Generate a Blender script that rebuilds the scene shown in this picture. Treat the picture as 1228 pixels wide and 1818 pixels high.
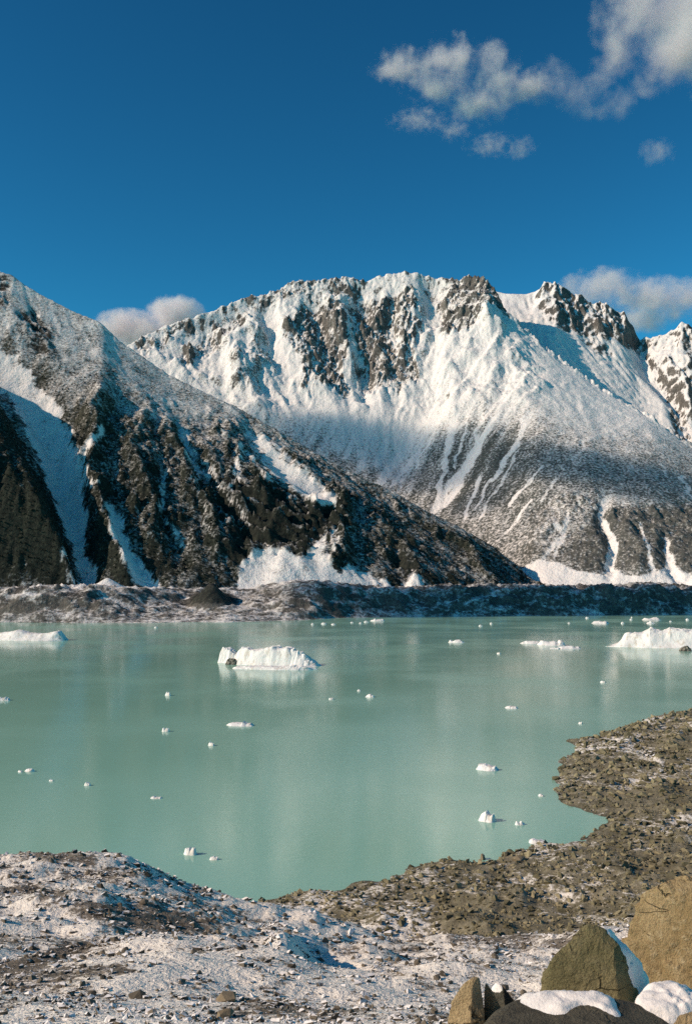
import bpy, bmesh, math, random
import numpy as np
from mathutils import Vector

for o in list(bpy.data.objects):
    bpy.data.objects.remove(o, do_unlink=True)
sc = bpy.context.scene
COL = sc.collection
R = math.radians

# ------------------------------------------------------------------ camera
F, CX, HY, EYE = 1767.0, 614.0, 1020.0, 100.0      # focal length, centre column, horizon row (photo pixels), eye height
cam = bpy.data.cameras.new('camera')
cam.sensor_fit = 'VERTICAL'
cam.sensor_height = 36.0
cam.sensor_width = 24.3
cam.lens = 36.0 * F / 1818.0
cam.shift_y = (HY - 909.0) / 1818.0
cam.clip_start = 0.1
cam.clip_end = 60000
cam.dof.use_dof = True
cam.dof.focus_distance = 600
cam.dof.aperture_fstop = 9.0
camo = bpy.data.objects.new('camera', cam)
camo.location = (0, 0, EYE)
camo.rotation_euler = (R(90), 0, 0)
COL.objects.link(camo)
sc.camera = camo

# ------------------------------------------------------------------ sky, sun, exposure
SUN_EL, SUN_AZ = R(29), R(-105)                     # azimuth clockwise from +Y
SUN = Vector((math.sin(SUN_AZ) * math.cos(SUN_EL), math.cos(SUN_AZ) * math.cos(SUN_EL), math.sin(SUN_EL)))
world = bpy.data.worlds.new('World')
sc.world = world
world.use_nodes = True
wn = world.node_tree
wn.nodes.clear()
wo = wn.nodes.new('ShaderNodeOutputWorld')
wb = wn.nodes.new('ShaderNodeBackground')
ws = wn.nodes.new('ShaderNodeTexSky')
ws.sky_type = 'NISHITA'
ws.sun_disc = False
ws.sun_elevation = SUN_EL
ws.sun_rotation = SUN_AZ
ws.altitude = 900
ws.air_density = 1.0
ws.dust_density = 0.3
ws.ozone_density = 3.0
wb.inputs['Strength'].default_value = 0.10
wg = wn.nodes.new('ShaderNodeGamma')               # deep, slide-film blue over the whole sky
wg.inputs['Gamma'].default_value = 1.6
wm = wn.nodes.new('ShaderNodeMix')
wm.data_type = 'RGBA'
wm.blend_type = 'MULTIPLY'
wm.inputs[0].default_value = 1.0
wm.inputs[7].default_value = (0.115, 0.48, 0.43, 1)
wn.links.new(ws.outputs[0], wg.inputs['Color'])
wn.links.new(wg.outputs[0], wm.inputs[6])
wn.links.new(wm.outputs[2], wb.inputs['Color'])
wn.links.new(wb.outputs[0], wo.inputs['Surface'])
sun = bpy.data.lights.new('sun', 'SUN')
sun.energy = 4.9
sun.angle = R(0.5)
sun.color = (1.0, 0.775, 0.575)
suno = bpy.data.objects.new('sun', sun)
suno.rotation_euler = (-SUN).to_track_quat('-Z', 'Y').to_euler()
suno.location = SUN * 5000
COL.objects.link(suno)
sc.view_settings.view_transform = 'Standard'
sc.view_settings.look = 'None'
sc.view_settings.exposure = 0.0
sc.view_settings.gamma = 1.0
sc.view_settings.use_curve_mapping = False
sc.render.engine = 'CYCLES'
sc.cycles.max_bounces = 6
sc.cycles.diffuse_bounces = 2
sc.cycles.glossy_bounces = 2
sc.cycles.volume_bounces = 5
sc.cycles.volume_step_rate = 0.6
sc.cycles.volume_max_steps = 96
sc.cycles.use_denoising = False         # the photograph is on grainy film; keep the fine texture

# ------------------------------------------------------------------ helpers
rng = np.random.default_rng(7)
_perm = np.random.default_rng(3).permutation(4096)
_ga = np.random.default_rng(4).random(4096) * 2 * np.pi
_gx, _gy = np.cos(_ga), np.sin(_ga)


def perlin(x, y, seed=0):
    xi = np.floor(x).astype(np.int64)
    yi = np.floor(y).astype(np.int64)
    xf, yf = x - xi, y - yi
    u = xf * xf * xf * (xf * (xf * 6 - 15) + 10)
    v = yf * yf * yf * (yf * (yf * 6 - 15) + 10)

    def g(ix, iy, dx, dy):
        k = _perm[(_perm[(ix + seed * 71) & 4095] + iy) & 4095]
        return _gx[k] * dx + _gy[k] * dy
    a = g(xi, yi, xf, yf)
    b = g(xi + 1, yi, xf - 1, yf)
    c = g(xi, yi + 1, xf, yf - 1)
    d = g(xi + 1, yi + 1, xf - 1, yf - 1)
    return 1.5 * ((a * (1 - u) + b * u) * (1 - v) + (c * (1 - u) + d * u) * v)


def fbm(x, y, octv=5, seed=0, gain=0.5):
    s, a, t = 0, 1.0, 0
    for i in range(octv):
        s = s + a * perlin(x, y, seed + i)
        t += a
        a *= gain
        x, y = x * 2.03 + 17.1, y * 2.03 + 5.7
    return s / t * 1.4


def ridged(x, y, octv=5, seed=0, gain=0.5):
    s, a, t, w = 0, 1.0, 0, 1.0
    for i in range(octv):
        n = 1 - np.abs(perlin(x, y, seed + i)) * 1.3
        n = np.clip(n, 0, 1) ** 2 * w
        s = s + a * n
        w = np.clip(n * 1.6, 0, 1)
        t += a
        a *= gain
        x, y = x * 2.03 + 9.3, y * 2.03 + 3.1
    return s / t


def sstep(a, b, x):
    t = np.clip((x - a) / (b - a), 0, 1)
    return t * t * (3 - 2 * t)


def pix(x, y, z):
    return CX + F * x / y, HY - F * (z - EYE) / y


def at(px, py, d):
    return Vector(((px - CX) / F * d, d, EYE + (HY - py) / F * d))


def lake_depth(py, z=0.0):
    return (EYE - z) * F / (py - HY)


def poly_dist(px, py, pts):
    """distance to an open polyline and the parameter 0..1 along it"""
    best = np.full(px.shape, 1e9)
    par = np.zeros(px.shape)
    n = len(pts) - 1
    for i in range(n):
        (ax, ay), (bx, by) = pts[i][:2], pts[i + 1][:2]
        dx, dy = bx - ax, by - ay
        t = np.clip(((px - ax) * dx + (py - ay) * dy) / (dx * dx + dy * dy + 1e-9), 0, 1)
        d = np.hypot(px - ax - t * dx, py - ay - t * dy)
        m = d < best
        best = np.where(m, d, best)
        par = np.where(m, (i + t) / n, par)
    return best, par


def poly_sd(px, py, pts):
    """signed distance to a closed polygon, positive inside"""
    best = np.full(px.shape, 1e9)
    ins = np.zeros(px.shape, bool)
    n = len(pts)
    for i in range(n):
        (ax, ay), (bx, by) = pts[i], pts[(i + 1) % n]
        dx, dy = bx - ax, by - ay
        t = np.clip(((px - ax) * dx + (py - ay) * dy) / (dx * dx + dy * dy + 1e-9), 0, 1)
        best = np.minimum(best, np.hypot(px - ax - t * dx, py - ay - t * dy))
        c = ((ay > py) != (by > py)) & (px < (bx - ax) * (py - ay) / (by - ay + 1e-12) + ax)
        ins ^= c
    return np.where(ins, best, -best)


def mesh_raw(name, co, quads=None, tris=None, smooth=True):
    me = bpy.data.meshes.new(name)
    faces = quads if quads is not None else tris
    k = faces.shape[1]
    me.vertices.add(len(co))
    me.vertices.foreach_set('co', np.ascontiguousarray(co, dtype=np.float32).ravel())
    me.loops.add(faces.size)
    me.loops.foreach_set('vertex_index', np.ascontiguousarray(faces, dtype=np.int32).ravel())
    me.polygons.add(len(faces))
    me.polygons.foreach_set('loop_start', np.arange(0, faces.size, k, dtype=np.int32))
    me.polygons.foreach_set('use_smooth', np.full(len(faces), smooth, dtype=bool))
    me.update(calc_edges=True)
    me.validate()
    return me


def grid_mesh(name, X, Y, Z, attrs=None, smooth=True, keep=None):
    ny, nx = X.shape
    co = np.stack([X, Y, Z], -1).reshape(-1, 3)
    i = np.arange(ny * nx).reshape(ny, nx)
    q = np.stack([i[:-1, :-1], i[:-1, 1:], i[1:, 1:], i[1:, :-1]], -1).reshape(-1, 4)
    vk = None
    if keep is not None:                       # leave out what lies far outside the place seen
        q = q[keep.ravel()[q].all(1)]
        vk = np.unique(q)
        m = np.zeros(len(co), int); m[vk] = np.arange(len(vk))
        q = m[q]; co = co[vk]
    me = mesh_raw(name, co, quads=q, smooth=smooth)
    for k, a in (attrs or {}).items():
        a = np.asarray(a, float).ravel() if vk is None else np.asarray(a, float).ravel()[vk]
        at_ = me.attributes.new(k, 'FLOAT', 'POINT')
        at_.data.foreach_set('value', np.ascontiguousarray(a, dtype=np.float32).ravel())
    return me


def link(name, me, mat=None, parent=None, kind=None, label=None, cat=None, group=None):
    o = bpy.data.objects.new(name, me)
    COL.objects.link(o)
    if mat is not None and me is not None and not me.materials:
        me.materials.append(mat)
    if parent is not None:
        o.parent = parent
    if kind:
        o['kind'] = kind
    if label:
        o['label'] = label
    if cat:
        o['category'] = cat
    if group:
        o['group'] = group
    return o


# ------------------------------------------------------------------ node helper
class NT:
    def __init__(s, name):
        s.m = bpy.data.materials.new(name)
        s.m.use_nodes = True
        s.t = s.m.node_tree
        s.t.nodes.clear()
        s.out = s.n('ShaderNodeOutputMaterial')

    def n(s, typ, **kw):
        nd = s.t.nodes.new(typ)
        for k, v in kw.items():
            setattr(nd, k, v)
        return nd

    def put(s, sock, v):
        if isinstance(v, (int, float)):
            sock.default_value = v
        elif isinstance(v, tuple):
            sock.default_value = v if len(v) != 3 or sock.type == 'VECTOR' else (*v, 1)
        else:
            s.t.links.new(v, sock)

    def math(s, op, a, b=0.0, c=0.0, clamp=False):
        nd = s.n('ShaderNodeMath', operation=op, use_clamp=clamp)
        s.put(nd.inputs[0], a); s.put(nd.inputs[1], b); s.put(nd.inputs[2], c)
        return nd.outputs[0]

    def step(s, a, b, x):
        nd = s.n('ShaderNodeMapRange', interpolation_type='SMOOTHSTEP')
        s.put(nd.inputs['Value'], x); s.put(nd.inputs['From Min'], a); s.put(nd.inputs['From Max'], b)
        return nd.outputs[0]

    def mix(s, f, a, b):
        nd = s.n('ShaderNodeMix', data_type='RGBA')
        s.put(nd.inputs[0], f); s.put(nd.inputs[6], a); s.put(nd.inputs[7], b)
        return nd.outputs[2]

    def noise(s, vec, scale, detail=4.0, rough=0.55):
        nd = s.n('ShaderNodeTexNoise')
        s.put(nd.inputs['Vector'], vec)
        nd.inputs['Scale'].default_value = scale
        nd.inputs['Detail'].default_value = detail
        nd.inputs['Roughness'].default_value = rough
        return nd.outputs[0]

    def attr(s, name):
        return s.n('ShaderNodeAttribute', attribute_name=name).outputs['Fac']

    def pos(s):
        return s.n('ShaderNodeNewGeometry').outputs['Position']

    def objco(s):
        return s.n('ShaderNodeTexCoord').outputs['Object']

    def nz(s):
        g = s.n('ShaderNodeNewGeometry')
        x = s.n('ShaderNodeSeparateXYZ')
        s.t.links.new(g.outputs['Normal'], x.inputs[0])
        return x.outputs[2]

    def bsdf(s, col, rough=0.9, bump=None, bstr=0.5, bdist=1.0, spec=0.2):
        b = s.n('ShaderNodeBsdfPrincipled')
        s.put(b.inputs['Base Color'], col)
        s.put(b.inputs['Roughness'], rough)
        b.inputs['Specular IOR Level'].default_value = spec
        if bump is not None:
            bn = s.n('ShaderNodeBump')
            bn.inputs['Strength'].default_value = bstr
            bn.inputs['Distance'].default_value = bdist
            s.put(bn.inputs['Height'], bump)
            s.t.links.new(bn.outputs[0], b.inputs['Normal'])
        s.t.links.new(b.outputs[0], s.out.inputs['Surface'])
        return b


SNOW = (0.80, 0.79, 0.78)


def mat_mountain(name, rock1, rock2, veg1, veg2, lo=0.36, hi=0.68, amp=1.25):
    t = NT(name)
    p = t.pos()
    nf = t.noise(p, 0.11, 5, 0.65)
    nm = t.noise(p, 0.022, 5, 0.6)
    nc = t.noise(p, 0.006, 4, 0.6)
    rock = t.mix(t.step(0.36, 0.64, t.math('ADD', t.math('MULTIPLY', nm, .5), t.math('MULTIPLY', nf, .5))), rock1, rock2)
    veg = t.mix(t.step(0.35, 0.68, t.math('ADD', t.math('MULTIPLY', nf, 0.6), t.math('MULTIPLY', nc, 0.4))), veg1, veg2)
    base = t.mix(t.attr('veg'), rock, veg)
    base = t.mix(t.attr('dark_mix'), base, t.mix(t.step(.40, .72, nf), (0.006, 0.010, 0.008), (0.030, 0.038, 0.027)))  # near-black green blended over the base colour by a mask
    s = t.math('ADD', t.attr('snow'), t.math('MULTIPLY', t.math('SUBTRACT', nf, 0.5), amp))
    s = t.math('ADD', s, t.math('MULTIPLY', t.math('SUBTRACT', nm, 0.5), 0.45))
    col = t.mix(t.step(lo, hi, s), base, SNOW)
    t.bsdf(col, 0.9, bump=t.math('ADD', nf, t.math('MULTIPLY', nm, 2.0)), bstr=0.85, bdist=5.0)
    return t.m


M_main = mat_mountain('main_mountain_rock_snow', (0.07, 0.068, 0.064), (0.18, 0.172, 0.158), (0.052, 0.060, 0.056), (0.12, 0.128, 0.118), 0.20, 0.76, 1.6)
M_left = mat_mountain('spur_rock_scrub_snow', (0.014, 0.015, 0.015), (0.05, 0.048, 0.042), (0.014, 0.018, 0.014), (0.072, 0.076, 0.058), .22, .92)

# ------------------------------------------------------------------ mountains


def blur(a, n=1):
    for _ in range(n):
        b = np.pad(a, 1, mode='edge')
        a = (b[:-2, 1:-1] + b[2:, 1:-1] + b[1:-1, :-2] + b[1:-1, 2:] + 2 * b[1:-1, 1:-1]) / 6
    return a


def erode(h, batches, n, steps, seed, k=0.35, res=6.0):
    """rain droplets run down the height field, cutting gullies and filling their feet"""
    r = np.random.default_rng(seed)
    H, W = h.shape
    flow = np.zeros(H * W)
    h = h / res
    for _ in range(batches):
        x = r.random(n) * (W - 3) + 1
        y = r.random(n) * (H - 3) + 1
        dx = np.zeros(n); dy = np.zeros(n)
        sed = np.zeros(n); vel = np.ones(n); wat = np.ones(n)
        delta = np.zeros(H * W)
        live = np.ones(n, bool)
        for s in range(steps):
            xi = x.astype(int); yi = y.astype(int)
            fx = x - xi; fy = y - yi
            a, b = h[yi, xi], h[yi, xi + 1]
            c, d = h[yi + 1, xi], h[yi + 1, xi + 1]
            gx = (b - a) * (1 - fy) + (d - c) * fy
            gy = (c - a) * (1 - fx) + (d - b) * fx
            h0 = (a * (1 - fx) + b * fx) * (1 - fy) + (c * (1 - fx) + d * fx) * fy
            dx = dx * 0.25 - gx * 0.75; dy = dy * 0.25 - gy * 0.75
            L = np.hypot(dx, dy) + 1e-9
            dx /= L; dy /= L
            x2 = np.clip(x + dx, 1, W - 2.01); y2 = np.clip(y + dy, 1, H - 2.01)
            xj = x2.astype(int); yj = y2.astype(int)
            gx_ = x2 - xj; gy_ = y2 - yj
            h1 = (h[yj, xj] * (1 - gx_) + h[yj, xj + 1] * gx_) * (1 - gy_) + (h[yj + 1, xj] * (1 - gx_) + h[yj + 1, xj + 1] * gx_) * gy_
            dh = h1 - h0
            cap = np.maximum(-dh, 0.01) * vel * wat * 0.5
            dep = np.where((sed > cap) | (dh > 0), np.where(dh > 0, np.minimum(dh, sed), (sed - cap) * 0.3), -np.minimum((cap - sed) * k, np.maximum(-dh, 0)))
            dep = np.where(live, dep, 0)
            sed = sed - dep
            idx = yi * W + xi
            for off, w in ((0, (1 - fx) * (1 - fy)), (1, fx * (1 - fy)), (W, (1 - fx) * fy), (W + 1, fx * fy)):
                delta += np.bincount(idx + off, dep * w, H * W)
            flow += np.bincount(idx, live * wat, H * W)
            vel = np.sqrt(np.maximum(vel * vel - dh * 1.5, 0.05)); vel = np.minimum(vel, 4)
            wat *= 0.985
            live &= (x2 > 1.01) & (x2 < W - 2.02) & (y2 > 1.01) & (y2 < H - 2.02)
            x, y = x2, y2
        h = h + np.clip(blur(delta.reshape(H, W), 2), -0.45, 0.25)
    return h * res, flow.reshape(H, W)


def table(px, pts, col):
    xs = [p[0] for p in pts]
    ys = [p[col] for p in pts]
    return np.interp(px, xs, ys)


def massif(px, y, crest, foot, pw, back=0.75):
    """height of a mountain face: crest (col, row, depth), foot (col, depth, height), pw = face profile exponent"""
    cd = table(px, crest, 2)
    cz = EYE + (HY - table(px, crest, 1)) / F * cd
    fd = table(px, foot, 1)
    fz = table(px, foot, 2)
    t = (y - fd) / (cd - fd)
    p = table(px, pw, 1)
    front = fz + (cz - fz) * np.clip(t, 0, 1) ** p
    front = np.where(t < 0, fz + t * 900, front)
    # a rounded top: the crest rolls over within a few tens of metres
    return np.where(t > 1, cz - back * (np.sqrt((y - cd) ** 2 + 900) - 30), front), t


def spread(px, py, lines):
    """largest painted value of several tapered strokes: (points, width0, width1, value)"""
    out = np.zeros(px.shape)
    for pts, w0, w1, v in lines:
        d, u = poly_dist(px, py, pts)
        w = w0 + (w1 - w0) * u
        out = np.maximum(out, v * (1 - sstep(0.35, 1.35, d / w)))
    return out


def areas(px, py, polys, soft=8):
    out = np.zeros(px.shape)
    for pts, v in polys:
        out = np.maximum(out, v * sstep(-soft, soft, poly_sd(px, py, pts)))
    return out


def slope_of(Z, res):
    gy, gx = np.gradient(Z, res)
    return np.hypot(gx, gy)


# ---- main snowy mountain across the lake
CREST_M = [(-200, 760, 4200), (150, 655, 4400), (235, 606, 4500), (262, 592, 4540), (300, 574, 4600), (345, 561, 4650), (400, 540, 4740), (440, 525, 4800),
           (480, 519, 4850), (520, 498, 4900), (560, 497, 4920), (610, 489, 4950), (650, 497, 4970), (690, 485, 5000), (720, 480, 5000), (770, 486, 5000), (815, 495, 4980),
           (845, 491, 4950), (862, 493, 4900), (878, 512, 4850), (895, 545, 4780), (940, 590, 4680), (1000, 640, 4550), (1060, 683, 4420), (1100, 708, 4320),
           (1160, 742, 4160), (1228, 792, 4000), (1400, 880, 3700), (1700, 960, 3400), (2200, 1000, 3300)]
FOOT_M = [(-200, 3500, 60), (500, 3400, 60), (700, 3250, 62), (900, 3050, 64), (960, 2960, 66), (1228, 2850, 68), (1700, 2800, 68), (2200, 2800, 68)]
PW_M = [(-200, 1.2), (500, 1.15), (620, 1.3), (700, 1.35), (850, 1.25), (950, 1.0), (1050, 0.88), (1228, 0.85), (2200, 0.9)]
RES = 4.6
xs = np.arange(-1250, 2050, RES); ys = np.arange(2840, 5500, RES)
X, Y = np.meshgrid(xs, ys)
PX = CX + F * X / Y
Z, T = massif(PX, Y, CREST_M, FOOT_M, PW_M)
_, PY = pix(X, Y, Z)
QX, QY = PX + fbm(X / 110, Y / 110, 4, 13) * 22, PY + fbm(X / 110, Y / 110, 4, 14) * 22
rough = areas(QX, QY, [([(230, 604), (262, 588), (345, 560), (352, 576), (300, 604), (262, 634)], .9),
                       ([(320, 645), (335, 600), (360, 578), (420, 552), (455, 552), (442, 582), (400, 604), (372, 628), (345, 645)], 1.0),
                       ([(430, 532), (500, 500), (530, 490), (600, 484), (655, 490), (650, 526), (590, 526), (540, 522), (470, 545)], .95),
                       ([(400, 650), (440, 600), (482, 578), (502, 640), (470, 705), (425, 715)], .65),
                       ([(500, 562), (540, 530), (600, 524), (626, 570), (616, 640), (632, 690), (600, 708), (560, 692), (522, 650)], 1.0),
                       ([(625, 540), (660, 520), (735, 504), (748, 560), (738, 620), (752, 660), (720, 682), (650, 688), (634, 620)], 1.0),
                       ([(778, 520), (800, 488), (868, 486), (908, 520), (902, 548), (862, 556), (840, 592), (792, 602), (772, 570)], 1.0),
                       ([(790, 610), (870, 568), (912, 608), (965, 650), (905, 705), (825, 705)], .5),
                       ([(940, 900), (1000, 880), (1120, 890), (1260, 900), (1260, 1025), (1000, 1010), (930, 980)], .65)], 12)
rough = np.maximum(rough, .5 * areas(PX, PY, [([(230, 600), (440, 525), (700, 480), (870, 490), (960, 620), (960, 700), (800, 720), (640, 700), (430, 720), (300, 660)], 1)], 20))
front = sstep(1.02, 0.97, T)
wx = fbm(X / 330, Y / 330, 4, 11)
uu = (PX - 665) / np.maximum(960 - PY, 120)
rib = ridged(uu * 6.5 + wx * 0.9, Y / 650 + wx * 1.2, 5, 21, .55)
rib2 = ridged((X * .8 + Y * .5) / 260 + wx * .5, (Y * .8 - X * .5) / 420, 4, 23, .55)
lowc = sstep(760, 860, PY)
Z = Z + ((rib - 0.45) * (46 * rough + 10) * (1 - lowc) + (rib2 - .45) * (30 * rough + 8) + (ridged(X / 150 + wx, Y / 230, 5, 25, .6) - .45) * 34 * rough * lowc) * sstep(0.05, 0.3, T) * sstep(1.0, 0.90, T)
for pts, w0, w1, dep in [([(770, 490), (755, 600), (760, 680), (720, 800)], 22, 45, 70), ([(560, 545), (590, 620), (630, 690)], 14, 26, 45),
                         ([(640, 520), (655, 600), (640, 690)], 12, 26, 35), ([(470, 550), (480, 620), (540, 700)], 12, 24, 35),
                         ([(700, 520), (690, 600), (700, 690)], 10, 20, 35), ([(905, 640), (850, 760), (780, 900)], 14, 18, 20),
                         ([(1075, 888), (1065, 917), (1090, 967), (1080, 1007)], 7, 10, 30), ([(1180, 957), (1190, 1007), (1214, 1031)], 8, 10, 30),
                         ([(300, 640), (350, 580), (440, 545)], 8, 14, 25)]:
    d, u = poly_dist(PX, PY, pts)
    Z -= dep * np.exp(-(d / (w0 + (w1 - w0) * u)) ** 2) * front
for pts, w, hgt in [([(868, 500), (850, 556), (800, 600), (792, 660), (820, 720)], 26, 75), ([(880, 545), (900, 600), (930, 690)], 24, 45), ([(742, 505), (748, 570), (742, 645)], 14, 70),
                    ([(622, 492), (602, 560), (628, 690)], 20, 80), ([(452, 528), (432, 600), (448, 725)], 28, 95), ([(540, 505), (524, 590), (560, 680)], 20, 65), ([(680, 500), (668, 580), (690, 670)], 16, 60),
                    ([(350, 562), (330, 600), (318, 650)], 16, 55), ([(1000, 890), (960, 950), (940, 1000)], 14, 25), ([(1120, 900), (1130, 980), (1140, 1020)], 16, 25)]:
    d, u = poly_dist(QX + 14 * wx, QY, pts)
    Z += .62 * hgt * np.maximum(0, 1 - d / w / 1.6) * front * sstep(1.0, .84, T) * (.55 + .9 * np.clip(fbm(X / 140, Y / 140, 3, 17) + .5, 0, 1))
Z, FLOW = erode(Z, 7, 24000, 110, 5, 0.30, RES)
w2_ = fbm(X / 90, Y / 90, 4, 33, .6) * 60
Z += (ridged((X + w2_) / 95, (Y - w2_ * 1.5) / 130, 6, 31, 0.68) - 0.5) * (27 * rough + 2) * sstep(0.1, 0.3, T) * (1 - .6 * sstep(.93, 1.0, T))
smo = np.maximum(sstep(880, 980, PX) * (1 - rough) * 0.85, .72 * sstep(.85, .5, rough) * sstep(900, 840, PY))
Z = Z * (1 - smo) + blur(Z, 11) * smo
Z += (ridged((X - w2_) / 40, (Y + w2_) / 52, 4, 43, .65) - .5) * 13 * rough
Z += fbm(X / 26, Y / 26, 3, 41, 0.6) * (7 * rough + 1.0) + 14 * fbm(X / 36, Y / 60, 4, 42, .6) * sstep(.96, 1., T) * sstep(1.05, 1.0, T) * (1 + 1.2 * sstep(790, 830, PX))
PX, PY = pix(X, Y, Z)
SL = slope_of(Z, RES)
gul = np.clip(np.log1p(blur(FLOW, 1)) / 5 - 0.55, 0, 1)
conc = np.clip((blur(Z, 12) - Z) / 8, -1, 1)
# snow cover: whole above, thinning into low scrub on the lower face
gy_, gx_ = np.gradient(Z, RES)
low = np.interp(PX, [400, 600, 680, 760, 850, 950, 1050, 1228], [735, 780, 820, 780, 725, 735, 765, 775])
snow = 0.98 - 0.57 * sstep(-95, 85, PY - low)
snow += 0.25 * (gul - 0.2) + 0.12 * conc
streak = fbm((PX + 0.52 * (PY - 800)) / 11, PY / 150, 3, 53) + 0.5 * fbm((PX + 0.52 * (PY - 800)) / 30, PY / 200, 2, 55)
snow -= .10 * sstep(730, 780, PY) * sstep(940, 880, PY) * sstep(740, 800, PX) * sstep(960, 880, PX)
snow += 0.15 * streak * sstep(690, 760, PY) * sstep(960, 900, PY) * sstep(1010, 900, PX)
zone = (rough > .5) & (T < 1.0) & (T > .2)
steep = SL + 0.35 * np.clip(-gx_, -1, 1.5) + 0.8 * fbm(X / 170, Y / 170, 4, 57) + 0.55 * fbm(X / 45, Y / 45, 3, 58)  # right-facing sides show more rock, which also deepens their shade
q1, q2 = np.percentile(steep[zone], [52, 92])
clus = sstep(.55, .9, rough)
q0 = np.percentile(steep[zone], 34)
snow -= rough * (0.42 * sstep(q1, q2, steep) + 0.10) + clus * (.30 * sstep(q0, q1 * 1.12, steep) + .05)
snow -= .55 * sstep(.925, .97, T) * sstep(1.03, 1.0, T) * sstep(.0, .35, fbm(X / 55, Y / 55, 4, 59, .6) + .25 * (PX > 790) - .1 * (PX > 640) * (PX < 780)) * (PX < 905) * (PX > 230)
snow -= 0.35 * sstep(q1 * 1.02, q2 * 1.05, steep) * (1 - rough)
chutes = [([(719, 690), (704, 749), (670, 823)], 9, 10, .95), ([(752, 700), (722, 789), (675, 857)], 18, 8, .95), ([(768, 734), (739, 808), (694, 863)], 7, 4, .85),
          ([(690, 690), (650, 780), (640, 830)], 22, 14, .7), ([(640, 690), (600, 790)], 22, 20, .75),
          ([(818, 700), (798, 774), (783, 858), (773, 903)], 9, 4, .9), ([(858, 700), (843, 789)], 6, 4, .75), ([(902, 695), (868, 759), (828, 823), (783, 883), (770, 910)], 8, 7, .9),
          ([(833, 823), (808, 873), (783, 898)], 10, 7, .85), ([(937, 734), (917, 789), (872, 853)], 9, 4, .85), ([(853, 848), (838, 883), (823, 922)], 5, 4, .85),
          ([(962, 828), (937, 858), (902, 898)], 3, 3, .8), ([(942, 888), (897, 947)], 3, 3, .75), ([(1075, 888), (1065, 917), (1090, 967), (1080, 1007), (1095, 1026)], 4, 14, .95),
          ([(1180, 957), (1190, 1007), (1214, 1031)], 4, 16, .95), ([(1209, 848), (1228, 883)], 5, 4, .7), ([(985, 930), (1000, 950), (960, 990)], 6, 6, .6)]
CH2 = [([(790, 715), (765, 780), (735, 830)], 4, 3, .8), ([(838, 720), (820, 780), (806, 830)], 4, 3, .75), ([(880, 730), (850, 800), (815, 850)], 4, 3, .8), ([(920, 800), (880, 870), (850, 920)], 3, 3, .7),
       ([(660, 700), (630, 770), (615, 810)], 7, 6, .85), ([(985, 850), (960, 890)], 3, 3, .7), ([(1010, 905), (1000, 950), (985, 985)], 3, 4, .8), ([(1135, 930), (1150, 980), (1160, 1020)], 3, 5, .8), ([(870, 850), (845, 905)], 3, 3, .7),
       ([(1110, 800), (1120, 830)], 4, 3, .6), ([(1170, 815), (1185, 850)], 3, 3, .6)]
chv = spread(PX + fbm(X / 60, Y / 60, 3, 51) * 6, PY, [(a_, b_ * 1.05, c_ * 1.05, d_ * 1.05) for a_, b_, c_, d_ in chutes + CH2])
snow = np.maximum(snow, chv * (0.92 + 0.30 * fbm(X / 25, Y / 40, 3, 52)))
foot = areas(PX, PY, [([(925, 1010), (955, 992), (990, 998), (1020, 1012), (1080, 1022), (1140, 1022), (1180, 1008), (1240, 1024), (1400, 1030), (1400, 1080), (900, 1080)], 1)], 4)
snow = np.maximum(snow, foot)
lit_band = areas(PX, PY, [([(940, 960), (990, 875), (1070, 870), (1160, 895), (1080, 915), (1040, 950), (980, 985)], .13)], 16)  # sunlit strip of the slope, put in as extra snow
snow = snow + lit_band * (snow < 0.7)
snow -= 0.08 * areas(PX, PY, [([(1000, 960), (1090, 900), (1240, 905), (1240, 1010), (1150, 1005), (1110, 1000), (1040, 1015)], 1)], 10) * (snow < 0.75)
veg = sstep(-90, 10, PY - low) * (1 - 0.6 * rough)
link('mountain', grid_mesh('mountain', X, Y, Z, {'snow': np.clip(snow, 0, 1), 'veg': np.clip(veg, 0, 1)}, keep=(T < 1.14) & (PX > 160) & (PX < 1420) & (T > -.05)), M_main, kind='structure')

MX, MY, MZ, MT, MPX, MPY = X, Y, Z, T, PX, PY

# ---- second summit behind the right shoulder
CREST_B = [(600, 560, 5600), (840, 520, 5500), (880, 517, 5450), (908, 522, 5400), (935, 521, 5400), (960, 514, 5400), (985, 511, 5400), (1005, 524, 5390), (1040, 541, 5380), (1075, 550, 5360),
           (1108, 563, 5340), (1122, 580, 5320), (1135, 597, 5300), (1155, 597, 5260), (1185, 586, 5240), (1212, 573, 5220), (1240, 580, 5200), (1320, 550, 5200), (1600, 600, 5200)]
FOOT_B = [(600, 4300, 700), (900, 4300, 880), (1000, 4250, 760), (1100, 4150, 560), (1228, 4000, 380), (1600, 3900, 300)]
PW_B = [(600, 1.0), (1000, 1.1), (1600, 1.1)]
xs = np.arange(500, 2600, 7.0); ys = np.arange(4050, 5900, 7.0)
X, Y = np.meshgrid(xs, ys)
PX = CX + F * X / Y
Z, T = massif(PX, Y, CREST_B, FOOT_B, PW_B, 0.9)
_, PY = pix(X, Y, Z)
front = sstep(1.02, 0.97, T)
rough = areas(PX, PY, [([(945, 525), (985, 500), (1040, 530), (1110, 550), (1140, 600), (1110, 610), (1060, 600), (1010, 590), (960, 565)], 1),
                       ([(1130, 605), (1180, 585), (1230, 560), (1330, 560), (1330, 780), (1200, 780), (1180, 690)], .9),
                       ([(1030, 600), (1060, 595), (1090, 625), (1060, 630)], .9)], 6)
for pts, w, dep in [([(1128, 600), (1150, 650), (1195, 700), (1225, 770)], 14, 60), ([(1085, 640), (1150, 655), (1190, 690)], 8, 15)]:
    d, u = poly_dist(PX, PY, pts)
    Z -= dep * np.exp(-(d / w) ** 2) * front
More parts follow.
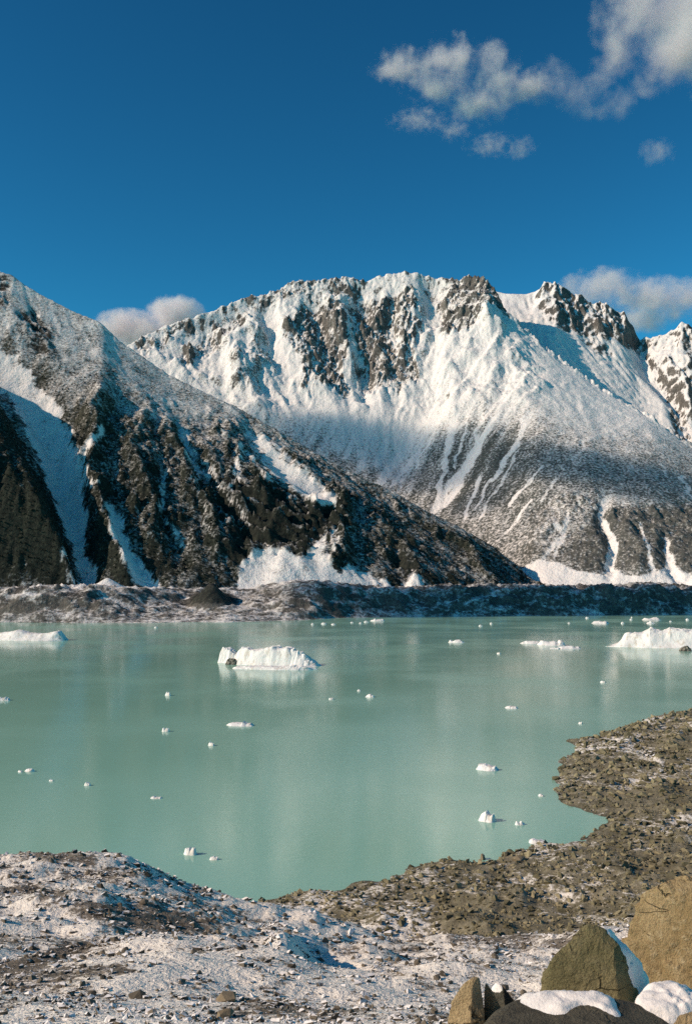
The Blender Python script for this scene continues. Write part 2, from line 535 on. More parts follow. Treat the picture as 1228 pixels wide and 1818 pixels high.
sd = poly_sd(PX, PY, [(948, 548), (955, 505), (1000, 495), (1120, 545), (1150, 600), (1105, 606), (1040, 592), (990, 572)])
Z += 45 * sstep(-6, 14, sd) * front
Z += (ridged((X + fbm(X / 200, Y / 200, 3, 61) * 60) / 130, Y / 420, 5, 63) - 0.45) * (36 * rough + 6) * sstep(1.1, .95, T)
Z, FLOW = erode(Z, 5, 12000, 70, 15, 0.25, 7.0)
Z += (ridged(X / 45, Y / 60, 4, 67, .6) - .5) * (18 * rough + 2)
SL = slope_of(Z, 7.0)
PX, PY = pix(X, Y, Z)
gy_, gx_ = np.gradient(Z, 7.0)
steep = SL + 0.35 * np.clip(-gx_, -1, 1.5)  # again more rock on the right sides, painting their shade darker
q1, q2 = np.percentile(steep[(rough > .5) & (T < 1)], [34, 86])
snow = 1.0 - rough * (0.80 * sstep(q1, q2, steep) + 0.08) - 0.2 * sstep(q1, q2, steep)
link('mountain', grid_mesh('mountain_behind', X, Y, Z, {'snow': np.clip(snow, 0, 1), 'veg': 0 * snow}, keep=(T < 1.15) & (PX > 820) & (PX < 1420)), M_main, kind='structure')

# ---- dark scrub-covered spur on the left
CREST_L = [(-900, 330, 3300), (-500, 300, 3350), (-300, 330, 3380), (-100, 430, 3400), (0, 481, 3400), (20, 487, 3400), (60, 515, 3390), (130, 552, 3370), (180, 572, 3350), (215, 606, 3330), (300, 664, 3290), (360, 694, 3260),
           (420, 722, 3230), (480, 756, 3200), (560, 803, 3150), (640, 845, 3110), (700, 873, 3080), (760, 908, 3050), (820, 938, 3020), (870, 966, 3000), (915, 1000, 2980), (945, 1030, 2960), (1000, 1052, 2900), (1200, 1060, 2900)]
FOOT_L = [(-900, 2250, 62), (0, 2330, 62), (200, 2360, 62), (500, 2440, 62), (750, 2560, 60), (900, 2720, 58), (1000, 2760, 40), (1200, 2760, 40)]
PW_L = [(-900, 1.0), (0, 1.05), (300, 0.95), (600, 0.85), (900, 0.9), (1200, 1)]
RES = 5.0
xs = np.arange(-1850, 680, RES); ys = np.arange(2290, 3700, RES)
X, Y = np.meshgrid(xs, ys)
PX = CX + F * X / Y
Z, T = massif(PX, Y, CREST_L, FOOT_L, PW_L)
Z = np.where(T > 1, np.maximum(Z, 20), Z)
_, PY = pix(X, Y, Z)
front = sstep(1.03, 0.95, T)
COULOIR = [(-40, 600), (30, 632), (75, 690), (108, 722), (128, 770), (138, 810), (150, 860), (152, 930), (162, 1000), (172, 1045), (146, 1045), (122, 960), (92, 880), (58, 800), (28, 725), (-40, 640)]
wx = fbm(X / 200, Y / 200, 5, 71, .6) * 130
rib = ridged((X * 0.9 + Y * 0.55 + wx) / 210, (Y * 0.9 - X * 0.5) / 900, 5, 73)
mid = sstep(0.02, 0.12, T) * sstep(0.98, 0.75, T)
Z += (rib - 0.42) * 40 * mid * (0.35 + 0.65 * sstep(640, 760, PY))
sdl = poly_sd(PX, PY, [(-900, 480), (-250, 560), (-20, 680), (30, 745), (60, 815), (95, 895), (125, 975), (150, 1045), (-900, 1045)])
Z += 150 * sstep(-10, 70, sdl) * front + 220 * sstep(60, 300, sdl) * front
for pts, w0, w1, dep in [([(-60, 600), (50, 680), (100, 780), (135, 890), (155, 1040)], 40, 14, 70), ([(440, 765), (500, 825), (590, 890)], 14, 14, 30),
                         ([(320, 770), (380, 860), (440, 930)], 12, 8, 32), ([(190, 890), (220, 960), (275, 1040)], 12, 12, 35),
                         ([(290, 830), (290, 920), (325, 990)], 9, 7, 25), ([(430, 1040), (480, 980), (500, 960)], 30, 20, 25),
                         ([(700, 960), (720, 1030)], 8, 8, 14)]:
    d, u = poly_dist(PX, PY, pts)
    Z -= dep * np.exp(-(d / (w0 + (w1 - w0) * u)) ** 2) * front
for pts, w, hgt in [([(170, 700), (160, 800), (175, 900), (220, 1000)], 22, 60), ([(240, 760), (250, 850), (280, 950)], 18, 40), ([(300, 760), (345, 870), (400, 960)], 14, 35),
                    ([(385, 760), (420, 800), (470, 870)], 12, 35), ([(560, 900), (610, 900), (600, 990)], 20, 45), ([(470, 775), (530, 820), (610, 880)], 8, 22)]:
    d, u = poly_dist(PX + fbm(X / 90, Y / 90, 4, 74, .6) * 26, PY + fbm(X / 90, Y / 90, 4, 75, .6) * 26, pts)
    Z += .75 * hgt * np.maximum(0, 1 - d / w / 1.6) * front
Z, FLOW = erode(Z, 9, 16000, 90, 25, 0.28, RES)
cliff = areas(PX, PY, [([(395, 850), (460, 850), (540, 880), (610, 900), (585, 960), (540, 985), (480, 965), (430, 990), (380, 950)], 1), ([(28, 556), (60, 545), (95, 590), (85, 625), (55, 605)], .8),
                       ([(-30, 470), (12, 478), (20, 520), (0, 550), (-30, 560)], .8), ([(700, 955), (760, 950), (760, 1025), (690, 1030)], .5)], 10)
strata = ridged((X * 0.35 + Y * 0.9 + fbm(X / 80, Y / 80, 3, 80) * 25) / 34, (X * .9 - Y * .35) / 150, 4, 81, .6)
Z += (strata - .5) * (34 * cliff + 5) * front
Z += fbm(X / 18, Y / 18, 3, 83, .6) * 3.2
Z += (ridged(X / 55, Y / 75, 4, 84, .6) - .5) * 9 * mid * (1 - cliff)
ups = .8 * sstep(800, 700, PY + 0.1 * PX) * sstep(1.0, .97, T) * (1 - cliff)
Z = Z * (1 - ups) + blur(Z, 16) * ups
smo = areas(PX, PY, [(COULOIR, 1), ([(415, 1060), (430, 985), (470, 966), (500, 975), (540, 985), (575, 952), (585, 1000), (642, 1020), (695, 1035), (695, 1070)], 1), ([(183, 888), (208, 900), (228, 965), (290, 1045), (245, 1045), (222, 1000), (198, 945)], 1), ([(430, 752), (470, 775), (555, 850), (605, 905), (520, 872), (455, 800)], 1)], 6)
Z = Z * (1 - .92 * smo) + blur(Z, 22) * .92 * smo
PX, PY = pix(X, Y, Z)
SL = slope_of(Z, RES)
gul = np.clip(np.log1p(blur(FLOW, 1)) / 5 - 0.55, 0, 1)
jx, jy = fbm(X / 45, Y / 45, 5, 85, .65) * 15, fbm(X / 45, Y / 45, 5, 87, .65) * 15
A, B = PX + jx, PY + jy
snow = np.interp(PY - 0.35 * PX, [400, 520, 600, 680, 1100], [.74, .70, .54, .40, .24]) + 0.12 * gul
snow = np.where(sdl > 0, snow - 0.16 * sstep(0, 60, sdl), snow)
snow += 0.10 * areas(PX, PY, [([(260, 690), (420, 730), (400, 760), (260, 740)], 1)], 20)  # lit band of the spur, painted as a little more snow
snow -= cliff * (0.42 - 0.45 * sstep(.25, .6, strata)) + 0.18 * sstep(1.0, 1.8, SL)
snow += 0.13 * fbm(X / 90, Y / 90, 3, 89)
snow -= .04 * areas(PX, PY, [([(560, 800), (760, 905), (900, 985), (950, 1040), (640, 1040), (610, 900)], 1)], 20)
fields = areas(A, B, [(COULOIR, 1), ([(430, 752), (470, 775), (505, 815), (555, 850), (600, 885), (605, 905), (560, 892), (520, 872), (480, 842), (455, 800)], 1),
                      ([(183, 888), (208, 900), (228, 965), (290, 1045), (245, 1045), (222, 1000), (198, 945)], 1),
                      ([(415, 1060), (430, 985), (470, 966), (500, 975), (540, 985), (575, 952), (585, 1000), (602, 1018), (615, 1002), (642, 1020), (662, 1012), (695, 1035), (695, 1070)], 1),
                      ([(718, 1022), (735, 1010), (758, 1030), (758, 1060), (715, 1060)], 1), ([(95, 600), (180, 580), (190, 640), (125, 700), (105, 690)], .62)], 5)
strokes = spread(A, B, [([(178, 768), (146, 798), (150, 850), (168, 862)], 9, 6, 1), ([(325, 765), (337, 810), (367, 850)], 10, 5, 1), ([(345, 800), (420, 900), (440, 930)], 5, 4, .9),
                        ([(428, 788), (415, 862)], 7, 4, .95), ([(435, 800), (482, 850)], 6, 4, .9), ([(290, 830), (288, 905), (322, 975)], 6, 4, .85), ([(595, 822), (628, 842)], 6, 4, 1),
                        ([(475, 780), (560, 850), (600, 890)], 5, 6, 1), ([(595, 940), (585, 1000)], 5, 8, .9), ([(110, 980), (130, 1035)], 4, 5, .7), ([(40, 990), (60, 1035)], 4, 5, .6),
                        ([(350, 840), (355, 900), (380, 960)], 3, 3, .7), ([(240, 900), (275, 960)], 5, 4, .6), ([(640, 960), (650, 1010)], 4, 4, .6)])
snow += 0.16 * fbm((PX - 0.5 * (PY - 700)) / 9, PY / 60, 3, 91) * sstep(700, 600, PY)
snow = np.maximum(snow, np.maximum(fields * (0.88 + .2 * fbm(X / 30, Y / 30, 3, 93)), strokes * (0.75 + .45 * fbm(X / 22, Y / 22, 3, 95))))
veg = np.clip(1 - cliff, 0, 1) * sstep(480, 640, PY)
LX, LY, LZ, LSN, LPX, LPY, LT, LCL = X, Y, Z, snow, PX, PY, T, cliff
dark_mix = np.clip(sstep(690, 860, PY + 40 * fbm(X / 120, Y / 120, 3, 97)) * (1 - .55 * areas(PX, PY, [([(640, 830), (760, 890), (900, 970), (950, 1040), (700, 1040), (600, 960)], 1)], 30)) + .5 * sstep(0, 30, sdl), 0, .8)  # darkens the spur's colour, more down the slope and on the left
link('mountain_spur', grid_mesh('mountain_spur', X, Y, Z, {'snow': np.clip(snow, 0, 1), 'veg': veg, 'dark_mix': dark_mix}), M_left, kind='structure')

# ------------------------------------------------------------------ small convex stone prototypes
def hull_mesh(seed, n=12, flat=0.7):
    r = np.random.default_rng(seed)
    p = r.normal(size=(n, 3))
    p /= np.linalg.norm(p, axis=1)[:, None]
    p *= r.uniform(0.8, 1.1, (n, 1))
    p[:, 2] *= flat
    bm = bmesh.new()
    for q in p:
        bm.verts.new(q)
    g = bmesh.ops.convex_hull(bm, input=bm.verts)
    bmesh.ops.delete(bm, geom=[v for v in bm.verts if not v.link_faces], context='VERTS')
    bmesh.ops.recalc_face_normals(bm, faces=bm.faces)
    bm.verts.index_update()
    v = np.array([q.co[:] for q in bm.verts])
    f = np.array([[q.index for q in fc.verts] for fc in bm.faces])
    bm.free()
    return v, f


def scatter_mesh(name, protos, pos, size, attrs=None, seed=1, smooth=False, zstretch=None):
    """one mesh made of many turned, scaled copies of the prototypes"""
    r = np.random.default_rng(seed)
    n = len(pos)
    which = r.integers(0, len(protos), n)
    cos, fas, ats = [], [], {k: [] for k in (attrs or {})}
    base = 0
    for k, (v, f) in enumerate(protos):
        m = which == k
        if not m.any():
            continue
        a = r.random(m.sum()) * 2 * np.pi
        s = size[m][:, None] * r.uniform(0.75, 1.25, (m.sum(), 3))
        if zstretch is not None:
            s[:, 2] *= zstretch
        c, sn = np.cos(a)[:, None], np.sin(a)[:, None]
        vx, vy, vz = (v[None, :, i] * s[:, i:i + 1] for i in range(3))
        tilt = r.normal(0, 0.25, (m.sum(), 1))
        vz2 = vz + tilt * vx
        w = np.stack([vx * c - vy * sn, vx * sn + vy * c, vz2], -1) + pos[m][:, None, :]
        cos.append(w.reshape(-1, 3))
        fas.append((f[None] + (np.arange(m.sum()) * len(v))[:, None, None] + base).reshape(-1, 3))
        for kk in ats:
            ats[kk].append(np.repeat(attrs[kk][m], len(v)))
        base += m.sum() * len(v)
    me = mesh_raw(name, np.concatenate(cos), tris=np.concatenate(fas), smooth=smooth)
    for kk, vv in ats.items():
        at_ = me.attributes.new(kk, 'FLOAT', 'POINT')
        at_.data.foreach_set('value', np.concatenate(vv).astype(np.float32))
    return me


def mat_stone(name, c1, c2, snow_bias=0.0, scale=1.0):
    t = NT(name)
    p = t.pos()
    big = t.noise(p, 0.35 * scale, 3)
    fine = t.noise(p, 6.0 * scale, 4, 0.6)
    col = t.mix(t.step(0.35, 0.65, big), c1, c2)
    col = t.mix(t.math('MULTIPLY', fine, 0.5), col, (c1[0] * 0.6, c1[1] * 0.6, c1[2] * 0.6))
    s = t.math('ADD', t.math('MULTIPLY', t.nz(), 0.75), t.attr('snow'))
    s = t.math('ADD', s, t.math('MULTIPLY', t.math('SUBTRACT', t.noise(p, 3.0 * scale, 3), 0.5), 0.8))
    f = t.step(1.02 - snow_bias, 1.18 - snow_bias, s)
    t.bsdf(t.mix(f, col, SNOW), 0.9, bump=fine, bstr=0.4, bdist=0.08 / scale)
    return t.m


PROTO = [hull_mesh(s, 9, 0.72) for s in range(8)]
PROTO_BUSH = [hull_mesh(s + 40, 8, 0.85) for s in range(4)]

# scrub on the spur: low bushes
m = (LPX > -40) & (LPX < 980) & (LT < 1.02) & (LT > 0.02) & (LSN < 0.62) & (LCL < 0.4) & (LPY > 560)
idx = np.flatnonzero(m.ravel())
w = (0.72 - LSN.ravel()[idx]); w /= w.sum()
pick = rng.choice(idx, 24000, p=w)
pos = np.stack([LX.ravel()[pick] + rng.uniform(-2.5, 2.5, len(pick)), LY.ravel()[pick] + rng.uniform(-2.5, 2.5, len(pick)), LZ.ravel()[pick] + 0.2], -1)
size = 1.0 + 2.6 * rng.random(len(pick)) ** 3.0
t = NT('alpine_scrub')
nn = t.noise(t.pos(), 0.05, 3)
n2 = t.noise(t.pos(), 0.45, 2)
c = t.mix(t.step(0.35, 0.65, nn), (0.007, 0.010, 0.007), (0.030, 0.033, 0.021))
f = t.step(1.02, 1.3, t.math('ADD', t.math('MULTIPLY', t.nz(), 0.7), t.math('ADD', t.attr('snow'), t.math('MULTIPLY', t.math('SUBTRACT', n2, .5), .6))))
t.bsdf(t.mix(f, c, SNOW), 0.95)
link('alpine_scrub', scatter_mesh('alpine_scrub', PROTO_BUSH, pos, size, {'snow': np.clip(LSN.ravel()[pick], 0, 1)}, 9), t.m, kind='stuff',
     label='dark low bushes scattered over the left mountain spur', cat='scrub')

# ------------------------------------------------------------------ far moraine bank
xs = np.arange(-1700, 2300, 6.0); ys = np.arange(1950, 3000, 6.0)
X, Y = np.meshgrid(xs, ys)
PX = CX + F * X / Y
shore = np.interp(PX, [-600, 0, 200, 400, 520, 620, 750, 1228, 1900], [2060, 2075, 2065, 2090, 2160, 2310, 2380, 2480, 2480])
shore = shore + fbm(X / 140, Y / 140, 3, 101) * 22
s = Y - shore
rise = np.interp(PX, [-400, 130, 230, 330, 480, 640, 2000], [120, 120, 190, 330, 300, 130, 120])
top = np.interp(PX, [-600, 0, 60, 110, 200, 260, 300, 420, 480, 520, 570, 620, 660, 700, 800, 900, 1000, 1100, 1150, 1228, 2000],
                [66, 66, 69, 73, 72, 69, 70, 68, 77, 84, 83, 73, 67, 64, 70, 70, 66, 70, 74, 66, 70])
u = np.clip(s / rise, 0, 3)
Z = top * np.where(u < 1, 0.10 * sstep(0, .15, u) + 0.90 * sstep(0.02, 1.0, u) ** 0.9, 1.0)
terr = sstep(170, 240, PX) * sstep(600, 460, PX)                       # flat terraces left of centre
Zt = np.interp(u, [0, .10, .40, .48, .75, .85, 1.0, 3], [0, 4, 17, 24, 42, 54, 68, 72]) * top / 70
Z = Z * (1 - terr) + Zt * terr
Z = np.where(s < 0, np.maximum(s * 0.12, -8), Z)
hm = sstep(0, 60, s)
Z += (ridged(X / 70, Y / 50, 5, 103, .6) - .45) * 19 * hm * (1 - .5 * terr) + fbm(X / 22, Y / 22, 4, 107, .6) * 4.0 * hm
Z += ridged(X / 300, Y / 500, 3, 109) * 8 * hm * sstep(1, .8, u)
d = np.hypot(X - at(376, 1060, 2310).x, (Y - 2310) * 0.8)
Z = np.maximum(Z, 86 - d * 1.05 + fbm(X / 20, Y / 20, 3, 111) * 4)      # dark gravel cone
d2 = np.hypot(X - at(190, 1040, 2300).x, (Y - 2310) * 0.8)
cone = 92 - d2 * 0.55 + fbm(X / 30, Y / 60, 3, 112) * 2
con_m = sstep(-4, 2, cone - Z)
Z = np.maximum(Z, cone)                                                # snow fan below the couloir
Z = np.where(s > rise + 160, np.minimum(Z, 62), Z)
PX, PY = pix(X, Y, Z)
SL = slope_of(Z, 6.0)
snow = 0.46 + 0.32 * fbm(X / 70, Y / 35, 4, 113) + .18 * fbm(X / 16, Y / 16, 3, 114) - 0.22 * sstep(.5, 1.1, SL)
snow += 0.16 * terr * sstep(.35, .15, SL) + 0.20 * sstep(0.97, 1.1, u) * (PX < 640)
snow = np.where(d < 58, 0.12, snow)
snow = np.maximum(snow, con_m)
M_bank = mat_mountain('far_moraine_gravel_snow', (0.05, 0.05, 0.048), (0.14, 0.135, 0.12), (0.03, 0.03, 0.025), (0.07, 0.065, 0.05), .26, .86)
link('moraine_bank', grid_mesh('moraine_bank', X, Y, Z, {'snow': np.clip(snow, 0, 1), 'veg': 0 * snow, 'dark_mix': .75 * (d < 50) * (snow < .3)}), M_bank, kind='structure')

# ------------------------------------------------------------------ lake
t = NT('glacial_lake_water')
p = t.pos()
mp = t.n('ShaderNodeMapping')
t.put(mp.inputs['Vector'], p)
mp.inputs['Scale'].default_value = (1.0, 1.7, 1.0)
n1 = t.noise(mp.outputs[0], 0.22, 3, 0.6)
n2 = t.noise(mp.outputs[0], 1.4, 2, 0.5)
big = t.noise(p, 0.004, 3, 0.5)
col = t.mix(t.step(0.3, 0.7, big), (0.245, 0.48, 0.385), (0.265, 0.505, 0.405))
b = t.bsdf(col, 0.16, bump=t.math('ADD', n1, t.math('MULTIPLY', n2, 0.3)), bstr=0.07, bdist=0.5, spec=0.36)
b.inputs['IOR'].default_value = 1.33
t.put(b.inputs['Roughness'], t.math('ADD', 0.08, t.math('MULTIPLY', t.step(.35, .7, t.noise(p, 0.006, 4)), 0.12)))
bm = bmesh.new()
for q in ((-9000, -60, 0), (9000, -60, 0), (9000, 2900, 0), (-9000, 2900, 0)):
    bm.verts.new(q)
bm.faces.new(bm.verts)
me = bpy.data.meshes.new('lake_water')
bm.to_mesh(me); bm.free()
link('lake_water', me, t.m, kind='structure')

# ------------------------------------------------------------------ near ground: moraine slope and lake shore
SHORE_PX = [(490, 1592), (560, 1580), (610, 1577), (680, 1560), (715, 1540), (745, 1530), (790, 1524), (830, 1530), (880, 1527), (915, 1512), (950, 1500), (1000, 1499), (1040, 1486), (1058, 1464), (1090, 1450),
            (1045, 1443), (1002, 1428), (985, 1400), (984, 1372), (998, 1348), (1026, 1338), (1012, 1314), (1055, 1308), (1100, 1291), (1160, 1272), (1228, 1260), (1400, 1240), (1900, 1225)]
SHORE = [((px - CX) / F * lake_depth(py), lake_depth(py)) for px, py in SHORE_PX]
SHORE = [(-330, 215), (-180, 255), (-70, 288)] + SHORE + [(900, 300), (400, 60), (-330, 60)]
COLS = [-500, 0, 90, 170, 250, 330, 410, 490, 600, 700, 850, 1000, 1228, 1700]
ROWS = [2, 3.5, 6, 10, 16, 25, 40, 60, 85, 112, 135, 160, 200, 250, 300, 400, 1100]
TAB = np.array([  # picture row of the slope at each distance (rows) and column
    [1870] * 14, [1895] * 14, [1925] * 14, [1905] * 14, [1870] * 14, [1818] * 14,
    [1730, 1738, 1740, 1742, 1745, 1748, 1752, 1758, 1765, 1766, 1766, 1766, 1766, 1766],
    [1640, 1660, 1664, 1668, 1676, 1686, 1700, 1712, 1720, 1716, 1716, 1716, 1716, 1716],
    [1560, 1590, 1586, 1580, 1590, 1616, 1640, 1664, 1684, 1684, 1680, 1680, 1676, 1670],
    [1520, 1516, 1510, 1504, 1524, 1552, 1574, 1594, 1640, 1662, 1660, 1654, 1650, 1640],
    [1500, 1511, 1515, 1520, 1545, 1580, 1610, 1640, 1690, 1700, 1700, 1690, 1680, 1670],
    [1520, 1560, 1570, 1580, 1600, 1640, 1670, 1690, 1730, 1740, 1740, 1730, 1710, 1700],
    [1600, 1640, 1650, 1660, 1670, 1690, 1700, 1720, 1735, 1740, 1740, 1735, 1720, 1700],
    [1660, 1660, 1665, 1670, 1680, 1685, 1690, 1695, 1695, 1695, 1695, 1695, 1690, 1690],
    [1645] * 14, [1500] * 14, [1220] * 14], float)
lr = np.linspace(math.log(2.0), math.log(1050.0), 620)
rr = np.exp(np.concatenate([np.linspace(math.log(2.0), math.log(14), 40), np.linspace(math.log(14.1), math.log(135), 300), np.linspace(math.log(136), math.log(225), 40), np.linspace(math.log(226), math.log(1040), 180)]))
cc = np.concatenate([np.linspace(-420, -6, 60), np.linspace(0, 1228, 470), np.linspace(1236, 1650, 60)])
grid = np.array([np.interp(lr, np.log(ROWS), TAB[:, j]) for j in range(14)])       # column x distance
full = np.array([np.interp(cc, COLS, grid[:, i]) for i in range(len(lr))])         # distance x columns
ker = np.exp(-np.linspace(-2, 2, 25) ** 2); ker /= ker.sum()
full = np.apply_along_axis(lambda a: np.convolve(np.pad(a, 12, mode='edge'), ker, 'valid'), 0, full)
kc = np.exp(-np.linspace(-2, 2, 41) ** 2); kc /= kc.sum()
full = np.apply_along_axis(lambda a: np.convolve(np.pad(a, 20, mode='edge'), kc, 'valid'), 1, full)


def near_ground(x, y, fine=True):
    px = CX + F * x / y
    u = np.clip(np.interp(px, cc, np.arange(len(cc))), 0, len(cc) - 1.001)
    v = np.clip((np.log(y) - lr[0]) / (lr[1] - lr[0]), 0, len(lr) - 1.001)
    ui, vi = u.astype(int), v.astype(int)
    fu, fv = u - ui, v - vi
    row = (full[vi, ui] * (1 - fu) + full[vi, ui + 1] * fu) * (1 - fv) + (full[vi + 1, ui] * (1 - fu) + full[vi + 1, ui + 1] * fu) * fv
    z = EYE - y * (row - HY) / F
    k = sstep(6, 60, y)
    z = z + fbm(x / 14, y / 14, 4, 121) * 1.3 * k + (ridged(x / 30, y / 22, 3, 123) - .5) * 1.6 * k
    hollow = np.exp(-(((px - 575) / 45) ** 2 + ((y - 72) / 9) ** 2))
    z = z - 2.2 * hollow + 1.6 * np.exp(-(((px - 505) / 35) ** 2 + ((y - 70) / 8) ** 2))
    sd = poly_sd(x, y, SHORE)
    sd = sd + fbm(x / 16, y / 16, 4, 125, .6) * 5.5 * sstep(-30, 0, sd) * sstep(40, 10, sd)
    hum = fbm(x / 60, y / 60, 4, 127) * 3.0 + (ridged(x / 38, y / 38, 4, 131) - .45) * 4.5
    land = 1.6 * (1 - np.exp(-np.maximum(sd, 0) / 7)) + 0.035 * np.maximum(sd, 0) + hum * sstep(2, 45, sd)
    land = np.where(sd < 0, np.maximum(0.14 * sd, -6), np.maximum(land, np.minimum(sd * 0.2, 0.5)))
    z = np.maximum(z, land)
    if fine:
        z = z + fbm(x / 2.2, y / 2.2, 4, 133, .6) * 0.28 * sstep(8, 30, y) * sstep(0, 4, sd) + fbm(x / 7, y / 7, 3, 137) * 0.8 * sstep(250, 330, y) * sstep(0, 10, sd)
    return z, sd, px


def ground_snow(x, y, px, py, sd):
    """how much snow lies at a place, 0..1"""
    s = 0.63 + 0.30 * fbm(x / 9, y / 9, 4, 141) + 0.22 * fbm(x / 2.6, y / 2.6, 3, 143)
    far = sstep(150, 260, y)
    s2 = 0.36 + 0.42 * fbm(x / 45, y / 45, 4, 145) + 0.15 * fbm(x / 12, y / 12, 3, 147)
    s2 += 0.16 * sstep(1540, 1600, py) * sstep(900, 700, px)
    s = s * (1 - far) + s2 * far
    # bare stony strips and clean drifts
    s -= spread(px, py, [([(60, 1590), (200, 1625), (320, 1650)], 22, 16, .28), ([(-20, 1730), (60, 1710), (110, 1690), (150, 1680)], 16, 10, .28), ([(80, 1520), (160, 1530)], 16, 14, .26), ([(-10, 1570), (80, 1590)], 10, 18, .2),
                         ([(200, 1720), (235, 1730)], 10, 10, .2), ([(620, 1600), (760, 1625), (900, 1640)], 40, 50, .25)]) * (1 - 0.3 * far)
    s += spread(px, py, [([(180, 1750), (260, 1735), (390, 1700)], 14, 14, .35), ([(90, 1640), (160, 1650)], 14, 14, .3), ([(0, 1810), (60, 1790)], 14, 10, .3), ([(510, 1680), (590, 1650), (680, 1668)], 10, 12, .35),
                         ([(380, 1580), (480, 1620), (560, 1650)], 10, 10, .2), ([(600, 1720), (720, 1760)], 24, 24, .2)])
    return np.clip(s, 0, 1)


RR, CCc = np.meshgrid(rr, cc, indexing='ij')
X, Y = (CCc - CX) / F * RR, RR
Z, SD, PX = near_ground(X, Y)
PY = HY - F * (Z - EYE) / Y
GS = ground_snow(X, Y, PX, PY, SD)
t = NT('moraine_ground')
p = t.pos()
dist = t.n('ShaderNodeSeparateXYZ'); t.t.links.new(p, dist.inputs[0])
far = t.step(130, 260, dist.outputs[1])
c_near = t.mix(t.step(.35, .65, t.noise(p, .9, 4)), (0.11, 0.098, 0.078), (0.23, 0.20, 0.16))
c_far = t.mix(t.step(.35, .65, t.noise(p, .12, 5, .65)), (0.12, 0.11, 0.072), (0.25, 0.225, 0.155))
n_near = t.noise(p, 2.2, 4, .65)
n_far = t.noise(p, .45, 5, .65)
nn = t.mix(far, n_near, n_far)
s = t.math('ADD', t.attr('snow'), t.math('MULTIPLY', t.math('SUBTRACT', nn, .5), 1.1))
wet = t.math('MULTIPLY', t.step(3.5, 0.0, t.attr('shore')), t.math('GREATER_THAN', dist.outputs[1], 200.0))
base = t.mix(t.math('MULTIPLY', wet, .55), t.mix(far, c_near, c_far), (0.04, 0.036, 0.028))
t.bsdf(t.mix(t.step(.40, .64, s), base, (0.84, 0.80, 0.72)), 0.9, bump=t.math('MULTIPLY', nn, t.math('ADD', 1.0, t.math('MULTIPLY', far, 1.6))), bstr=0.8, bdist=0.35)
link('ground', grid_mesh('ground', X, Y, Z, {'snow': GS, 'shore': np.clip(SD, -5, 30)}), t.m, kind='structure')

M_stone_near = mat_stone('snowy_moraine_stone', (0.075, 0.067, 0.053), (0.20, 0.175, 0.135))
M_stone_far = mat_stone('shore_moraine_stone', (0.11, 0.10, 0.058), (0.33, 0.29, 0.18), -0.06, 0.3)


def scatter_points(n, rmin, rmax, seed, fn):
    r = np.random.default_rng(seed)
    px = r.uniform(-60, 1290, n)
    y = np.exp(r.uniform(math.log(rmin), math.log(rmax), n))
    x = (px - CX) / F * y
    z, sd, _ = near_ground(x, y)
    py = HY - F * (z - EYE) / y
    keep = fn(px, py, y, sd, r)
    return x[keep], y[keep], z[keep], sd[keep], px[keep], py[keep]


# loose stones on the near slope
x, y, z, sd, px, py = scatter_points(56000, 14, 135, 201, lambda px, py, y, sd, r: r.random(len(px)) < 0.9)
gs = ground_snow(x, y, px, py, sd)
r_ = np.random.default_rng(5)
size = y * (0.0010 + 0.0046 * r_.random(len(x)) ** 8) * np.interp(y, [14, 40, 135], [1.3, 1.1, .8])
keep = r_.random(len(x)) < np.clip(1.25 - 0.95 * gs, .2, 1)
link('stones', scatter_mesh('stones', PROTO, np.stack([x, y, z + size * 0.12], -1)[keep], size[keep], {'snow': np.maximum(gs[keep], .5) * 0.85}, 11), M_stone_near, kind='stuff',
     label='countless small snow-dusted stones on the near slope', cat='stones')
x, y, z, sd, px, py = scatter_points(56000, 225, 900, 202, lambda px, py, y, sd, r: (sd > 0.3))
gs = ground_snow(x, y, px, py, sd)
size = y * (0.0009 + 0.0042 * np.random.default_rng(6).random(len(x)) ** 6)
link('shore_stones', scatter_mesh('shore_stones', PROTO, np.stack([x, y, z + size * 0.15], -1), size, {'snow': gs * 0.8}, 12), M_stone_far, kind='stuff',
     label='countless brown stones strewn over the lake shore', cat='stones')

# single boulders large enough to pick out
stone_meshes = []
for k in range(8):
    v, f = hull_mesh(300 + k, 26, 0.75)
    me_near = mesh_raw('boulder', v, tris=f, smooth=False)
    stone_meshes.append(me_near)


def boulder(px, y, wpx, mat, label, group, k, seed, flat=1.0):
    x = (px - CX) / F * y
    z = float(near_ground(np.array([x]), np.array([float(y)]))[0][0])
    s = wpx / 2 / F * y
    o = bpy.data.objects.new('boulder', stone_meshes[k % 8])
    r = random.Random(seed)
    o.location = (x, y, z + s * 0.25 * flat)
    o.scale = (s, s * r.uniform(.8, 1.1), s * r.uniform(.8, 1.15) * flat)
    o.rotation_euler = (r.uniform(-.3, .3), r.uniform(-.3, .3), r.uniform(0, 6.28))
    o['label'] = label; o['category'] = 'rock'
    if group:
        o['group'] = group
    COL.objects.link(o)
    if not o.data.materials:
        o.data.materials.append(None)
    o.material_slots[0].link = 'OBJECT'
    o.material_slots[0].material = mat
    return o


